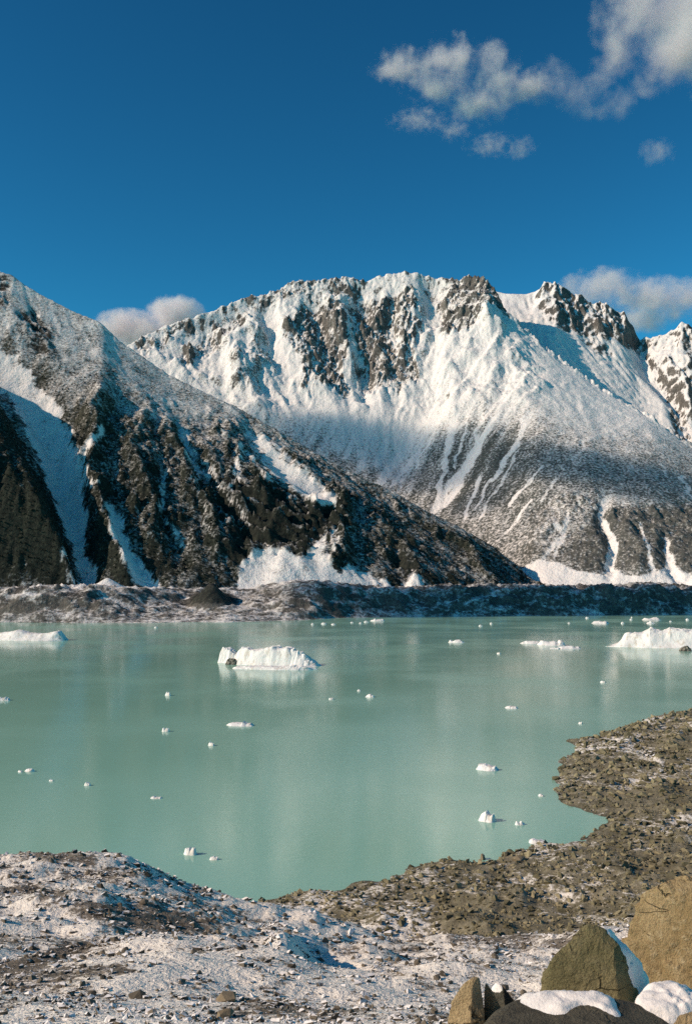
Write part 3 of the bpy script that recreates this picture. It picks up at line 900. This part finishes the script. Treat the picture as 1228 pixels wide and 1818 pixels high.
r_ = np.random.default_rng(77)
x, y, z, sd, px, py = scatter_points(1500, 235, 800, 203, lambda px, py, y, sd, r: (sd > 0.5) & (px > 500) & (px < 1235) & (py < 1690))
for i in range(min(150, len(x))):
    boulder(px[i], y[i], 7 + 9 * r_.random() ** 3, M_stone_far, 'angular brown boulder lying on the lake shore gravel', 'boulders on the lake shore', i, i)
x, y, z, sd, px, py = scatter_points(400, 22, 120, 204, lambda px, py, y, sd, r: (px > -10) & (px < 950) & (py < 1815))
for i in range(min(120, len(x))):
    boulder(px[i], y[i], 9 + 12 * r_.random() ** 3, M_stone_near, 'small dark rock poking out of the snowy near slope', 'rocks on the snowy slope', i, i + 500)


def dist_for(px, py, lo, hi):
    ys_ = np.linspace(lo, hi, 600)
    z_ = near_ground((px - CX) / F * ys_, ys_)[0]
    rows = HY - F * (z_ - EYE) / ys_
    return float(ys_[np.argmin(np.abs(rows - py))])


M_tan = mat_stone('tan_boulder', (0.20, 0.165, 0.11), (0.30, 0.25, 0.17), -1)
for px_, py_, w_, lb, mt, lo, hi, k in [(405, 1778, 48, 'flat-topped tan rock with a dark shadow on the snow below the pale drift', M_tan, 18, 60, 2), (398, 1806, 42, 'tan rock cut by the bottom edge of the picture, below a similar rock', M_tan, 15, 60, 3),
                                        (245, 1772, 34, 'dark pointed rock alone in clean snow at lower left', M_stone_near, 18, 60, 4), (920, 1528, 26, 'ochre boulder lying on the shore beside the water, right of a standing stone', M_tan, 240, 420, 5),
                                        (856, 1527, 14, 'small upright yellowish stone standing at the water edge', M_tan, 240, 420, 6)]:
    boulder(px_, dist_for(px_, py_, lo, hi), w_, mt, lb, None, k, 900 + k, 0.8 if w_ > 15 else 1.5)

# ------------------------------------------------------------------ big boulders at the camera's feet
def facet_rock(planes, soft=0.01, sub=5, amp=0.03, seed=0, scale=1.0):
    """a solid bounded by planes (normal, offset); its faces broken by chipped, tilted fracture cells"""
    bm = bmesh.new()
    bmesh.ops.create_icosphere(bm, subdivisions=sub, radius=1)
    v = np.array([q.co[:] for q in bm.verts])
    f = np.array([[q.index for q in fc.verts] for fc in bm.faces])
    bm.free()
    r = np.random.default_rng(seed + 900)
    P = np.array([p[0] for p in planes], float)
    L = np.linalg.norm(P, axis=1)
    P /= L[:, None]
    D = np.array([p[1] for p in planes], float)
    # chips: random planes that just shave corners and edges
    C = r.normal(size=(26, 3)); C /= np.linalg.norm(C, axis=1)[:, None]
    w0 = v * (1.0 / np.maximum((np.maximum(v @ P.T, 1e-4) / D).max(1), 1e-6))[:, None]
    sup = (w0 @ C.T).max(0)
    P = np.vstack([P, C]); D = np.concatenate([D, sup * r.uniform(.93, .985, 26)])
    q = np.maximum(v @ P.T, 1e-4) / D
    rad = 1.0 / ((q ** (1 / soft)).sum(1) ** soft)
    w = v * rad[:, None]
    size = np.abs(w).max()
    # fracture cells
    for n, a in ((26, 1.0), (150, .45)):
        sd = w[r.integers(0, len(w), n)] + r.normal(0, size * .02, (n, 3))
        jit = np.stack([fbm(w[:, i] * 6 / size + w[:, (i + 1) % 3] * 4 / size, w[:, (i + 2) % 3] * 6 / size, 3, 140 + seed + i) for i in range(3)], -1) * size * .10
        d2 = (((w + jit)[:, None, :] - sd[None]) ** 2).sum(2)
        k = d2.argmin(1)
        off = r.normal(0, 1, n); tilt = r.normal(0, 1, (n, 3)) * 1.6 / size
        disp = off[k] * .6 + ((w - sd[k]) * tilt[k]).sum(1)
        w = w * (1 + amp * .35 * a * np.clip(disp, -1.6, 1.6))[:, None]
    n1 = fbm(w[:, 0] * 7 / size + w[:, 2] * 3 / size, w[:, 1] * 7 / size + w[:, 2] * 5 / size, 5, 151 + seed, .6)
    w = w * (1 + amp * .35 * n1)[:, None]
    return w, f


def mat_big(name, c1, c2, c3, sc_=1.0):
    t = NT(name)
    p = t.objco()
    a = t.noise(p, 2.6 * sc_, 6, .65)
    b_ = t.noise(p, 12 * sc_, 6, .7)
    c_ = t.noise(p, 70 * sc_, 4, .65)
    mp = t.n('ShaderNodeMapping'); t.put(mp.inputs['Vector'], p)
    mp.inputs['Rotation'].default_value = (.5, .7, .3); mp.inputs['Scale'].default_value = (1, 1, 3.2)
    vo = t.n('ShaderNodeTexVoronoi', feature='DISTANCE_TO_EDGE')
    dis = t.n('ShaderNodeVectorMath', operation='ADD')
    nv = t.n('ShaderNodeTexNoise'); t.put(nv.inputs['Vector'], p); nv.inputs['Scale'].default_value = 5.0; nv.inputs['Detail'].default_value = 4
    sc2 = t.n('ShaderNodeVectorMath', operation='SCALE'); t.put(sc2.inputs[0], nv.outputs['Color']); sc2.inputs['Scale'].default_value = .35
    t.put(dis.inputs[0], mp.outputs[0]); t.put(dis.inputs[1], sc2.outputs[0])
    t.put(vo.inputs['Vector'], dis.outputs[0]); vo.inputs['Scale'].default_value = 2.3 * sc_
    crack = t.math('MULTIPLY', t.step(.035, .0, vo.outputs['Distance']), t.step(.5, .62, a))
    col = t.mix(t.step(.35, .65, a), c1, c2)
    col = t.mix(t.math('MULTIPLY', t.step(.50, .68, b_), .8), col, c3)
    col = t.mix(t.math('MULTIPLY', t.step(.45, .68, c_), .55), col, (c1[0] * .45, c1[1] * .45, c1[2] * .45))
    col = t.mix(t.math('MULTIPLY', crack, .8), col, (c1[0] * .15, c1[1] * .15, c1[2] * .15))
    hgt = t.math('ADD', t.math('MULTIPLY', b_, 1.2), t.math('MULTIPLY', c_, .45))
    t.bsdf(col, 0.88, bump=t.math('SUBTRACT', hgt, t.math('MULTIPLY', crack, .8)), bstr=.9, bdist=.035)
    return t.m


M_ochre = mat_big('ochre_sandstone', (0.27, 0.195, 0.095), (0.40, 0.30, 0.16), (0.48, 0.39, 0.24))
M_olive = mat_big('olive_greywacke', (0.135, 0.122, 0.06), (0.22, 0.19, 0.10), (0.18, 0.16, 0.092))
M_buff = mat_big('buff_sandstone', (0.33, 0.25, 0.135), (0.45, 0.35, 0.20), (0.38, 0.30, 0.18))
M_dark = mat_big('dark_greywacke', (0.065, 0.063, 0.05), (0.125, 0.117, 0.088), (0.10, 0.095, 0.072))
t = NT('boulder_snow')
p = t.objco()
t.bsdf(t.mix(t.math('MULTIPLY', t.step(.62, .74, t.noise(p, 45, 4, .7)), .6), (0.84, 0.82, 0.79), (0.30, 0.26, 0.20)), 0.75, bump=t.math('ADD', t.noise(p, 9, 5, .6), t.math('MULTIPLY', t.noise(p, 90, 3, .6), .25)), bstr=.6, bdist=.03)
M_snow = t.m


def big_rock(name, px, py, d, sil, front, mat, label, seed, depth=0.5, amp=.03, soft=.008, lean=.16):
    """sil: outline in picture pixels round (px, py); front: extra planes (normal, offset in metres); the back leans in"""
    c = at(px, py, d)
    pts = [at(a, b_, d) for a, b_ in sil]
    eye = Vector((0, 0, EYE))
    planes = []
    n = len(pts)
    for i in range(n):
        A, B = pts[i], pts[(i + 1) % n]
        nm = (A - eye).cross(B - eye).normalized()
        if nm.dot(A - c) < 0:
            nm = -nm
        nm = (nm + Vector((0, lean, 0))).normalized()
        planes.append((tuple(nm), max(nm.dot((A + B) / 2 - c), .015)))
    planes += front
    planes.append(((0.1, 1, 0.1), depth))
    w, f = facet_rock(planes, soft, 5, amp, seed, 1.0)
    o = link(name, mesh_raw(name, w, tris=f, smooth=False), mat, label=label, cat='rock')
    o.location = c
    return o, w, f


def snow_cap(parent, w, f, test, thick, seed=0, name='snow_cap'):
    """snow lying on the upward faces of a rock where test(x, y, z) holds, fading out to nothing at its rim"""
    tri = w[f]
    nrm = np.cross(tri[:, 1] - tri[:, 0], tri[:, 2] - tri[:, 0])
    nv = np.zeros_like(w)
    for i in range(3):
        np.add.at(nv, f[:, i], nrm)
    nv /= np.linalg.norm(nv, axis=1)[:, None] + 1e-12
    k = test(w[:, 0], w[:, 1], w[:, 2]) * sstep(-0.05, 0.35, nv[:, 2] + 0.55 * fbm(w[:, 0] * 14, w[:, 1] * 14 + w[:, 2] * 8, 5, 171 + seed, .6))
    hgt = thick * np.sqrt(np.clip(k, 0, 1)) * (1 + .8 * fbm(w[:, 0] * 12, w[:, 1] * 12 + w[:, 2] * 5, 4, 173 + seed)) - 0.005
    keepf = (k[f] > 0.02).any(1)
    ff = f[keepf]
    used = np.unique(ff)
    mp_ = -np.ones(len(w), int); mp_[used] = np.arange(len(used))
    up = w[used] + (nv[used] * .5 + np.array([0, 0, .6])) * hgt[used][:, None]
    o = link(name, mesh_raw(name, up, tris=mp_[ff], smooth=True), M_snow, parent=parent)
    return o


# the ochre block at the right edge
o1, w1, f1 = big_rock('boulder', 1230, 1720, 8.2, [(1104, 1665), (1106, 1625), (1122, 1598), (1172, 1574), (1228, 1550), (1300, 1545), (1370, 1600), (1380, 1760), (1340, 1900), (1200, 1900), (1130, 1800), (1110, 1730)],
                      [((-.55, -.80, .20), .37), ((.15, -.95, .18), .40), ((.5, -.8, .1), .46), ((-.25, -.55, .8), .66), ((-.4, -.8, -.3), .43)], M_ochre, 'huge ochre boulder cut off by the right edge of the picture', 1, .5, .085)
# the olive pyramid
o2, w2, f2 = big_rock('boulder', 1055, 1740, 7.0, [(958, 1760), (960, 1722), (976, 1702), (1036, 1647), (1050, 1638), (1068, 1648), (1090, 1672), (1128, 1712), (1158, 1756), (1168, 1790), (1150, 1870), (960, 1860)],
                      [((-.28, -.93, .24), .15), ((-.55, -.8, .1), .21), ((.60, -.76, .22), .215), ((.1, -.8, .6), .255)], M_olive, 'pyramid-shaped olive grey boulder with snow on its right shoulder', 2, .36, .085)
snow_cap(o2, w2, f2, lambda x, y, z: sstep(.045, .12, x) * sstep(-.10 + .25 * np.clip(.25 - x, 0, .2), .0 + .25 * np.clip(.25 - x, 0, .2), y), .045, 2)
# the buff split stone at the bottom
o3, w3, f3 = big_rock('boulder', 828, 1800, 6.6, [(796, 1812), (802, 1778), (818, 1752), (838, 1737), (850, 1734), (853, 1760), (857, 1800), (858, 1880), (796, 1880)],
                      [((-.45, -.86, .25), .085), ((.35, -.9, .2), .10)], M_buff, 'small buff stone split by a dark crack, leftmost of the big stones at the bottom', 3, .2, .05)
o3b, w3b, f3b = big_rock('split_slab', 873, 1805, 6.7, [(860, 1795), (856, 1745), (861, 1738), (868, 1748), (880, 1772), (893, 1795), (898, 1880), (862, 1880)],
                         [((-.3, -.93, .2), .06), ((.6, -.75, .2), .055)], M_buff, None, 13, .14, .05)
o3b.parent = o3
o3b.location = o3b.location - o3.location
del o3b['category']
# a dark slab beside the split stone, with snow on it
o4, w4, f4 = big_rock('boulder', 895, 1795, 7.1, [(866, 1800), (868, 1756), (878, 1740), (890, 1748), (906, 1768), (920, 1788), (926, 1870), (862, 1870)],
                      [((-.55, -.75, .35), .085), ((.6, -.7, .35), .07)], M_dark, 'narrow dark stone with snow on its tip behind the buff stone', 4, .16, .05)
snow_cap(o4, w4, f4, lambda x, y, z: sstep(.12, .17, z) * sstep(.0, -.05, x), .010, 4)
# low dark rock in front with the melting snow drift
o5, w5, f5 = big_rock('boulder', 1030, 1850, 6.2, [(856, 1822), (880, 1796), (920, 1776), (980, 1766), (1060, 1766), (1110, 1776), (1160, 1790), (1200, 1815), (1210, 1930), (860, 1930)],
                      [((-.1, -.85, .5), .235), ((-.04, -.20, .97), .195), ((.25, -.2, .95), .225)], M_dark, 'low dark rock in front of the olive boulder with a melting snow strip', 5, .40, .035, lean=.0)
snow_cap(o5, w5, f5, lambda x, y, z: sstep(-.36, -.26, x) * sstep(.26, .18, x) * sstep(.00 + .045 * np.sin(x * 17 + 1), .05 + .045 * np.sin(x * 17 + 1), y), .024, 5)
# pale stone at the lower right, under a thick snow cushion
o6, w6, f6 = big_rock('boulder', 1205, 1830, 6.4, [(1124, 1815), (1132, 1780), (1150, 1758), (1180, 1750), (1260, 1775), (1330, 1820), (1330, 1910), (1130, 1910)],
                      [((-.2, -.8, .5), .175), ((0, -.2, .97), .17), ((.3, -.2, .9), .2)], M_buff, 'buff stone under a thick cushion of snow in the lower right corner', 6, .4, .035, lean=.0)
snow_cap(o6, w6, f6, lambda x, y, z: sstep(-.29, -.23, x) * sstep(.28, .12, x) * sstep(-.10 + .04 * np.sin(x * 13), -.04 + .04 * np.sin(x * 13), y), .032, 6)

# ------------------------------------------------------------------ icebergs and floes
t = NT('glacier_ice')
p = t.objco()
dirt = t.noise(t.n('ShaderNodeMapping').outputs[0], 1.0)
a = t.noise(p, .35, 5, .65)
mp = t.n('ShaderNodeMapping'); t.put(mp.inputs['Vector'], p); mp.inputs['Scale'].default_value = (1, 1, .12)
st = t.noise(mp.outputs[0], .22, 4, .6)
col = t.mix(t.math('MULTIPLY', t.step(.50, .70, st), .6), (0.82, 0.81, 0.79), (0.46, 0.39, 0.29))
col = t.mix(t.math('MULTIPLY', t.step(.60, .74, a), .5), col, (0.42, 0.50, 0.50))
t.bsdf(col, .6, bump=a, bstr=.5, bdist=1.2, spec=.4)
M_ice = t.m


def ice_block(name, px, py, wpx, prof, depth_ratio, seed, parent=None, label=None, cat=None, group=None, nx=40, ny=18, shear=0.0, jag=0.10, lift=0.0, pivot=None, edge_soft=.62, rot=0.0):
    """floating ice: prof = list of (0..1 across, height in picture pixels); its waterline centre shows at (px, py)"""
    d = lake_depth(py)
    k = d / F
    W = wpx * k
    D = W * depth_ratio
    u = np.linspace(-1, 1, nx); v = np.linspace(-1, 1, ny)
    U, V = np.meshgrid(u, v)
    r = seed * 13.7
    edge = 1 + .16 * fbm(U * 1.7 + r, V * 1.2 + r, 3, seed % 50)
    Xc = U * W / 2 * edge
    Yc = (V * D / 2) * (0.25 + 0.75 * np.sqrt(np.clip(1 - U ** 2 * .9, 0, 1))) * edge
    ht = np.interp((U + 1) / 2, [q[0] for q in prof], [q[1] for q in prof]) * k
    wall = sstep(1.0, edge_soft, np.abs(V)) * sstep(1.0, 0.90 if edge_soft > .5 else .7, np.abs(U))
    H = ht * wall * (1 + shear * V)
    H = H * (1 + jag * 2.2 * fbm(U * 4 + r, V * 3 + r, 4, 7 + seed % 40)) + jag * ht.max() * .5 * fbm(U * 9 + r, V * 6, 3, 9 + seed % 30) * wall
    H = np.maximum(H, 0) - 0.02 * W * (wall < .02) - .05 + lift * k
    ca, sa = math.cos(R(rot)), math.sin(R(rot))
    Xc, Yc = Xc * ca - Yc * sa, Xc * sa + Yc * ca
    me = grid_mesh(name, Xc, Yc, H, smooth=False)
    o = link(name, me, M_ice, parent=parent, label=label, cat=cat, group=group)
    c = Vector(((px - CX) * k, d + D * .3, 0))
    o.location = c if pivot is None else c - pivot
    return o, c


# the tabular iceberg in the middle of the lake
base_o = bpy.data.objects.new('iceberg', None)
COL.objects.link(base_o)
base_o['label'] = 'flat-topped iceberg with dirty streaks and a shaded sloping right end, mid lake'
base_o['category'] = 'iceberg'
c0 = Vector(((478 - CX) / F * lake_depth(1186), lake_depth(1186), 0))
base_o.location = c0
ice_block('ice_wall', 470, 1181, 132, [(0, 24), (.04, 28), (.25, 29), (.3, 25), (.5, 27), (.66, 34), (.72, 29), (.9, 32), (1, 30)], .42, 3, base_o, nx=70, ny=26, jag=.05, pivot=c0, edge_soft=.5, rot=-18)
ice_block('ice_pinnacle', 410, 1177, 46, [(0, 18), (.2, 25), (.5, 24), (.75, 16), (1, 18)], .8, 5, base_o, nx=26, ny=18, jag=.10, pivot=c0, edge_soft=.45, rot=-18)
ice_block('ice_slope', 540, 1183, 62, [(0, 30), (.2, 28), (.5, 20), (.8, 8), (1, 2)], .9, 6, base_o, nx=40, ny=22, jag=.10, pivot=c0, edge_soft=.3, rot=-12)
ice_block('ice_ledge', 484, 1189, 150, [(0, 3), (.3, 4.5), (.6, 4), (.8, 7), (1, 3)], .30, 8, base_o, nx=60, ny=12, jag=.25, pivot=c0, rot=-10)
# the berg at the left edge and the one at the right edge
ice_block('iceberg', 46, 1137, 150, [(0, 14), (.12, 12), (.3, 15), (.38, 18), (.5, 13), (.66, 11), (.8, 14), (.93, 20), (1, 19)], .40, 11, None, 'long white iceberg cut by the left edge, shaded wedge at its right tip', 'iceberg', nx=80, ny=26, jag=.05, edge_soft=.3, rot=-10)
rb, rc = ice_block('iceberg', 1188, 1150, 188, [(0, 3), (.06, 14), (.1, 17), (.16, 24), (.2, 23), (.3, 25), (.36, 33), (.42, 29), (.48, 28), (.54, 33), (.65, 31), (.8, 29), (1, 25)], .45, 12, None, 'largest white iceberg, jagged on top, cut by the right edge', 'iceberg', nx=90, ny=30, jag=.06, edge_soft=.3, rot=-14)

t = NT('dirty_ice')  # dirt colour for the ice, also the painted shade of the notch
t.bsdf(t.mix(t.step(.4, .62, t.noise(t.objco(), .4, 4, .65)), (0.03, 0.032, 0.03), (0.30, 0.27, 0.22)), .8)
M_dirty = t.m
M_keep, M_ice = M_ice, M_dirty
ice_block('dirty_ice', 1218, 1156, 22, [(0, 3), (.3, 7), (.6, 9), (.8, 6), (1, 3)], .8, 15, rb, nx=22, ny=14, jag=.12, edge_soft=.4, pivot=rc)
ice_block('notch_shade_lump', 411, 1180, 24, [(0, 6), (.3, 10), (.7, 10), (1, 5)], .7, 16, base_o, nx=18, ny=10, jag=.10, edge_soft=.5, pivot=c0)  # solid dark lump; its colour stands in for the notch's shaded hole
M_ice = M_keep

TINY = 'tiny white ice fragment floating near the far shore'
FLOES = [
    (5, 1244, 22, 8, 'small ice lump touching the left edge below the long iceberg'),
    (298, 1235, 11, 9, 'small ice lump left of and below the flat-topped iceberg'),
    (294, 1299, 13, 8, 'small double ice lump between two others, left of the thin pointed floe'),
    (375, 1324, 11, 9, 'little ice cone just below and left of the thin pointed floe'),
    (426, 1289, 48, 9, 'thin pointed ice floe below the flat-topped iceberg'),
    (52, 1370, 16, 6, 'larger half of a pair of ice bits near the left edge'),
    (36, 1371, 9, 4, 'smaller half of a pair of ice bits near the left edge'),
    (91, 1387, 8, 5, 'tiny ice bit left of a round ice lump near the left shore'),
    (155, 1395, 11, 8, 'round ice lump at lower left of the lake'),
    (277, 1418, 20, 5, 'thin flat ice sliver alone at lower left of the lake'),
    (337, 1518, 22, 17, 'hooked ice lump near the snowy foreground hump'),
    (380, 1527, 15, 8, 'small ice lump right of the hooked one near the foreground'),
    (588, 1242, 9, 4, 'small flat ice bit left of a wedge-shaped one, mid lake'),
    (657, 1238, 15, 7, 'small wedge-shaped ice bit in the middle of the lake'),
    (637, 1227, 6, 4, 'tiny ice speck above the wedge-shaped ice bit'),
    (810, 1141, 27, 6, 'flat white floe alone in the dark mountain reflection'),
    (885, 1161, 7, 4, 'tiny ice speck between the lone floe and the floe cluster'),
    (908, 1258, 22, 5, 'thin low floe right of centre above the two rough lumps'),
    (1030, 1285, 7, 5, 'tiny ice bit just off the tip of the right shore'),
    (1070, 1212, 9, 4, 'tiny ice bit below the largest iceberg'),
    (866, 1368, 38, 13, 'two-lobed ice lump left of the brown headland'),
    (866, 1459, 29, 22, 'tallest rough ice lump off the small bay'),
    (923, 1465, 17, 9, 'small ice block right of the tallest rough lump in the bay'),
    (955, 1498, 30, 8, 'flat bright ice slab stranded at the shore of the bay'),
    (960, 1414, 9, 5, 'small ice bit close to the brown headland'),
    (942, 1143, 34, 6, 'leftmost floe of the cluster left of the largest iceberg'),
    (980, 1146, 44, 12, 'middle and tallest floe of the cluster left of the largest iceberg'),
    (1012, 1152, 37, 6, 'rightmost low floe of the cluster left of the largest iceberg'),
    (985, 1152, 17, 4, 'dark-edged small floe in front of the cluster'),
    (1067, 1107, 28, 6, 'flat floe above and left of the largest iceberg'),
    (1158, 1101, 32, 6, 'long flat floe right behind the largest iceberg'),
    (1155, 1107, 13, 6, 'small floe between the largest iceberg and the long flat one'),
    (670, 1103, 24, 6, 'flat floe touching the foot of the dark far bank'),
]
for i, (a_, b_, w_, h_, lb) in enumerate(FLOES):
    r = random.Random(i)
    h_ = h_ * .8
    pr = [(0, h_ * .3)] + [(q, h_ * r.uniform(.45, 1.0)) for q in (.15, .3, .45, .6, .75, .9)] + [(1, h_ * .3)]
    pr[r.choice((2, 3, 4, 5))] = (pr[3][0] if False else [.3, .45, .6, .75][r.randrange(4)], h_)
    pr.sort()
    ice_block('ice_floe', a_, b_, w_ * 1.1, pr, r.uniform(.55, .9), 20 + i, None, lb, 'ice floe', 'ice floes on the lake', nx=24, ny=16, jag=.06, edge_soft=.3, rot=r.uniform(-35, 10))
for i, (a_, b_, w_, h_) in enumerate([(650, 1105, 11, 4), (640, 1107, 7, 3), (555, 1109, 7, 4), (575, 1108, 13, 4), (592, 1109, 11, 3), (625, 1106, 8, 3), (277, 1115, 8, 4), (872, 1108, 7, 4), (853, 1112, 9, 4),
                                      (1042, 1098, 8, 4), (1120, 1101, 7, 4), (1121, 1097, 5, 3), (1105, 1107, 8, 4), (1010, 1107, 7, 3), (1220, 1101, 8, 4), (1190, 1104, 6, 3)]):
    ice_block('ice_floe', a_, b_, w_ * .8, [(0, h_ * .4), (.4, h_ * .7), (.7, h_ * .55), (1, h_ * .3)], .7, 70 + i, None, TINY, 'ice floe', 'tiny ice fragments near the far shore', nx=9, ny=7, jag=.15)

# ------------------------------------------------------------------ clouds
def cloud(name, label, d, blobs, dens, seed, detail=1.1, thr=0.40, depth=1.0, col=(1, 1, 1)):
    """blobs: (px, py, rx, ry) in picture pixels; a soft body of cloud at distance d"""
    k = d / F
    cx = sum(b[0] for b in blobs) / len(blobs); cy = sum(b[1] for b in blobs) / len(blobs)
    c = at(cx, cy, d)
    bl = [((b[0] - cx) * k, (cy - b[1]) * k, b[2] * k, b[3] * k) for b in blobs]
    x0 = min(b[0] - 1.5 * b[2] for b in bl); x1 = max(b[0] + 1.5 * b[2] for b in bl)
    z0 = min(b[1] - 1.5 * b[3] for b in bl); z1 = max(b[1] + 1.5 * b[3] for b in bl)
    dy = max(max(b[2], b[3]) for b in bl) * 1.2 * depth
    bm = bmesh.new()
    bmesh.ops.create_cube(bm, size=1.0)
    for v in bm.verts:
        v.co = ((x0 + x1) / 2 + v.co.x * (x1 - x0), v.co.y * 2 * dy, (z0 + z1) / 2 + v.co.z * (z1 - z0))
    me = bpy.data.meshes.new(name)
    bm.to_mesh(me); bm.free()
    t = NT(name + '_vapour')
    p = t.objco()
    tot = None
    for b in bl:
        m = t.n('ShaderNodeMapping', vector_type='TEXTURE')
        t.put(m.inputs['Vector'], p)
        m.inputs['Location'].default_value = (b[0], 0, b[1])
        m.inputs['Scale'].default_value = (b[2] * 1.45, dy, b[3] * 1.45)
        ln = t.n('ShaderNodeVectorMath', operation='LENGTH')
        t.put(ln.inputs[0], m.outputs[0])
        f = t.math('SUBTRACT', 1.0, ln.outputs['Value'])
        tot = f if tot is None else t.math('SMOOTH_MAX', tot, f, 0.12)
    off = t.n('ShaderNodeVectorMath', operation='ADD')
    t.put(off.inputs[0], p); off.inputs[1].default_value = (seed * 531.0, seed * 97.0, 0)
    size = max(b[3] for b in bl)
    nz = t.noise(off.outputs[0], detail / size, 7.0, 0.66)
    s = t.math('ADD', tot, t.math('MULTIPLY', t.math('SUBTRACT', nz, 0.5), 3.0))
    s = t.math('MULTIPLY', s, t.step(0.0, 0.12, tot))
    dn = t.math('MULTIPLY', t.math('MULTIPLY', t.step(thr - .15, thr + .85, s), dens * 1.5), t.step(0.0, .2, tot))
    vol = t.n('ShaderNodeVolumePrincipled')
    t.put(vol.inputs['Density'], dn)
    vol.inputs['Color'].default_value = (*col, 1)
    vol.inputs['Anisotropy'].default_value = -0.15
    t.t.links.new(vol.outputs[0], t.out.inputs['Volume'])
    o = link(name, me, t.m, label=label, cat='cloud', group='clouds in the sky')
    o.location = c
    return o


CC = (1.0, 0.95, 0.97)
cloud('cloud', 'ragged double-humped white cloud high in the middle of the sky', 7000, [(715, 116, 60, 22), (795, 104, 46, 34), (875, 125, 46, 42), (860, 182, 56, 34), (775, 150, 60, 28), (940, 160, 36, 22)], .0058, 1, thr=.42, col=CC)
cloud('cloud', 'thin torn cloud just right of the double-humped cloud', 7000, [(985, 145, 40, 40), (1085, 185, 36, 26), (1030, 175, 44, 32)], .0019, 12, thr=.42, col=CC)
cloud('cloud', 'thin wisp hanging below the double-humped cloud', 7000, [(745, 213, 50, 15), (805, 230, 28, 13), (922, 264, 26, 13), (870, 258, 40, 14)], .0036, 3, thr=.45, col=CC)
cloud('cloud', 'small faint puff alone near the right edge of the sky', 7000, [(1165, 270, 28, 22)], .0028, 4, thr=.35, col=CC)
cloud('cloud', 'largest grey-white cloud filling the upper right corner', 7000, [(1140, 20, 72, 56), (1230, 20, 110, 90), (1210, 100, 80, 40), (1092, 104, 40, 16), (1300, 60, 120, 90)], .0042, 5, col=CC)
cloud('cloud', 'long soft white cloud behind the right mountain summit', 9500, [(1070, 512, 66, 28), (1150, 528, 80, 30), (1230, 530, 70, 34), (1140, 560, 60, 24)], .0040, 6, thr=.30, depth=.8, col=CC)
cloud('cloud', 'white cloud behind the saddle between the two mountains', 9500, [(225, 588, 50, 30), (312, 562, 42, 30), (270, 600, 70, 36)], .010, 7, thr=.15, depth=.8, col=CC)


def shade_cloud(label, targets, reach, dens, seed):
    """a cloud out of the frame, up the sun's line from the slopes it shades; targets: (x, y, z, radius)"""
    P = [Vector(q[:3]) + SUN * reach for q in targets]
    c = sum(P, Vector()) / len(P)
    bl = [(q - c, t_[3]) for q, t_ in zip(P, targets)]
    lo = [min(q[i] - r * 1.35 for q, r in bl) for i in range(3)]
    hi = [max(q[i] + r * 1.35 for q, r in bl) for i in range(3)]
    bm = bmesh.new()
    bmesh.ops.create_cube(bm, size=1.0)
    for v in bm.verts:
        v.co = [(lo[i] + hi[i]) / 2 + v.co[i] * (hi[i] - lo[i]) for i in range(3)]
    me = bpy.data.meshes.new('cloud')
    bm.to_mesh(me); bm.free()
    t = NT('shading_cloud_vapour')
    p = t.objco()
    tot = None
    for q, r in bl:
        ln = t.n('ShaderNodeVectorMath', operation='DISTANCE')
        t.put(ln.inputs[0], p); ln.inputs[1].default_value = q
        f = t.math('SUBTRACT', 1.0, t.math('DIVIDE', ln.outputs['Value'], r * 1.3))
        tot = f if tot is None else t.math('SMOOTH_MAX', tot, f, 0.1)
    nz = t.noise(p, 1 / 160, 3, .6)
    s = t.math('ADD', tot, t.math('MULTIPLY', t.math('SUBTRACT', nz, .5), .5))
    s = t.math('MULTIPLY', s, t.step(0, .1, tot))
    vol = t.n('ShaderNodeVolumePrincipled')
    t.put(vol.inputs['Density'], t.math('MULTIPLY', t.step(.05, .5, s), dens))
    vol.inputs['Color'].default_value = (1, 1, 1, 1)
    t.t.links.new(vol.outputs[0], t.out.inputs['Volume'])
    o = link('cloud', me, t.m, label=label, cat='cloud', group='clouds in the sky')
    o.location = c


def on_main(px, py):
    k = np.argmin((MPX - px) ** 2 + (MPY - py) ** 2 + (MT > 1.0) * 1e6)
    return MX.flat[k], MY.flat[k], MZ.flat[k]


shade_cloud('broad cloud beyond the left edge, shading the middle of the snowy mountain', [(*on_main(a_, b_), r_) for a_, b_, r_ in
            [(560, 770, 170), (640, 800, 200), (700, 800, 190), (760, 840, 170), (830, 800, 170), (900, 820, 170), (980, 820, 150), (1070, 830, 150), (1170, 860, 170), (860, 880, 130)]], 4200, .0034, 1)
shade_cloud('low cloud beyond the left edge, shading the far bank', [((a_ - CX) / F * d_, d_, 30, 100) for a_, d_ in
            [(690, 2390), (780, 2420), (870, 2450), (960, 2480), (1050, 2500), (1140, 2510), (1230, 2520), (1320, 2520)]], 3600, .012, 2)
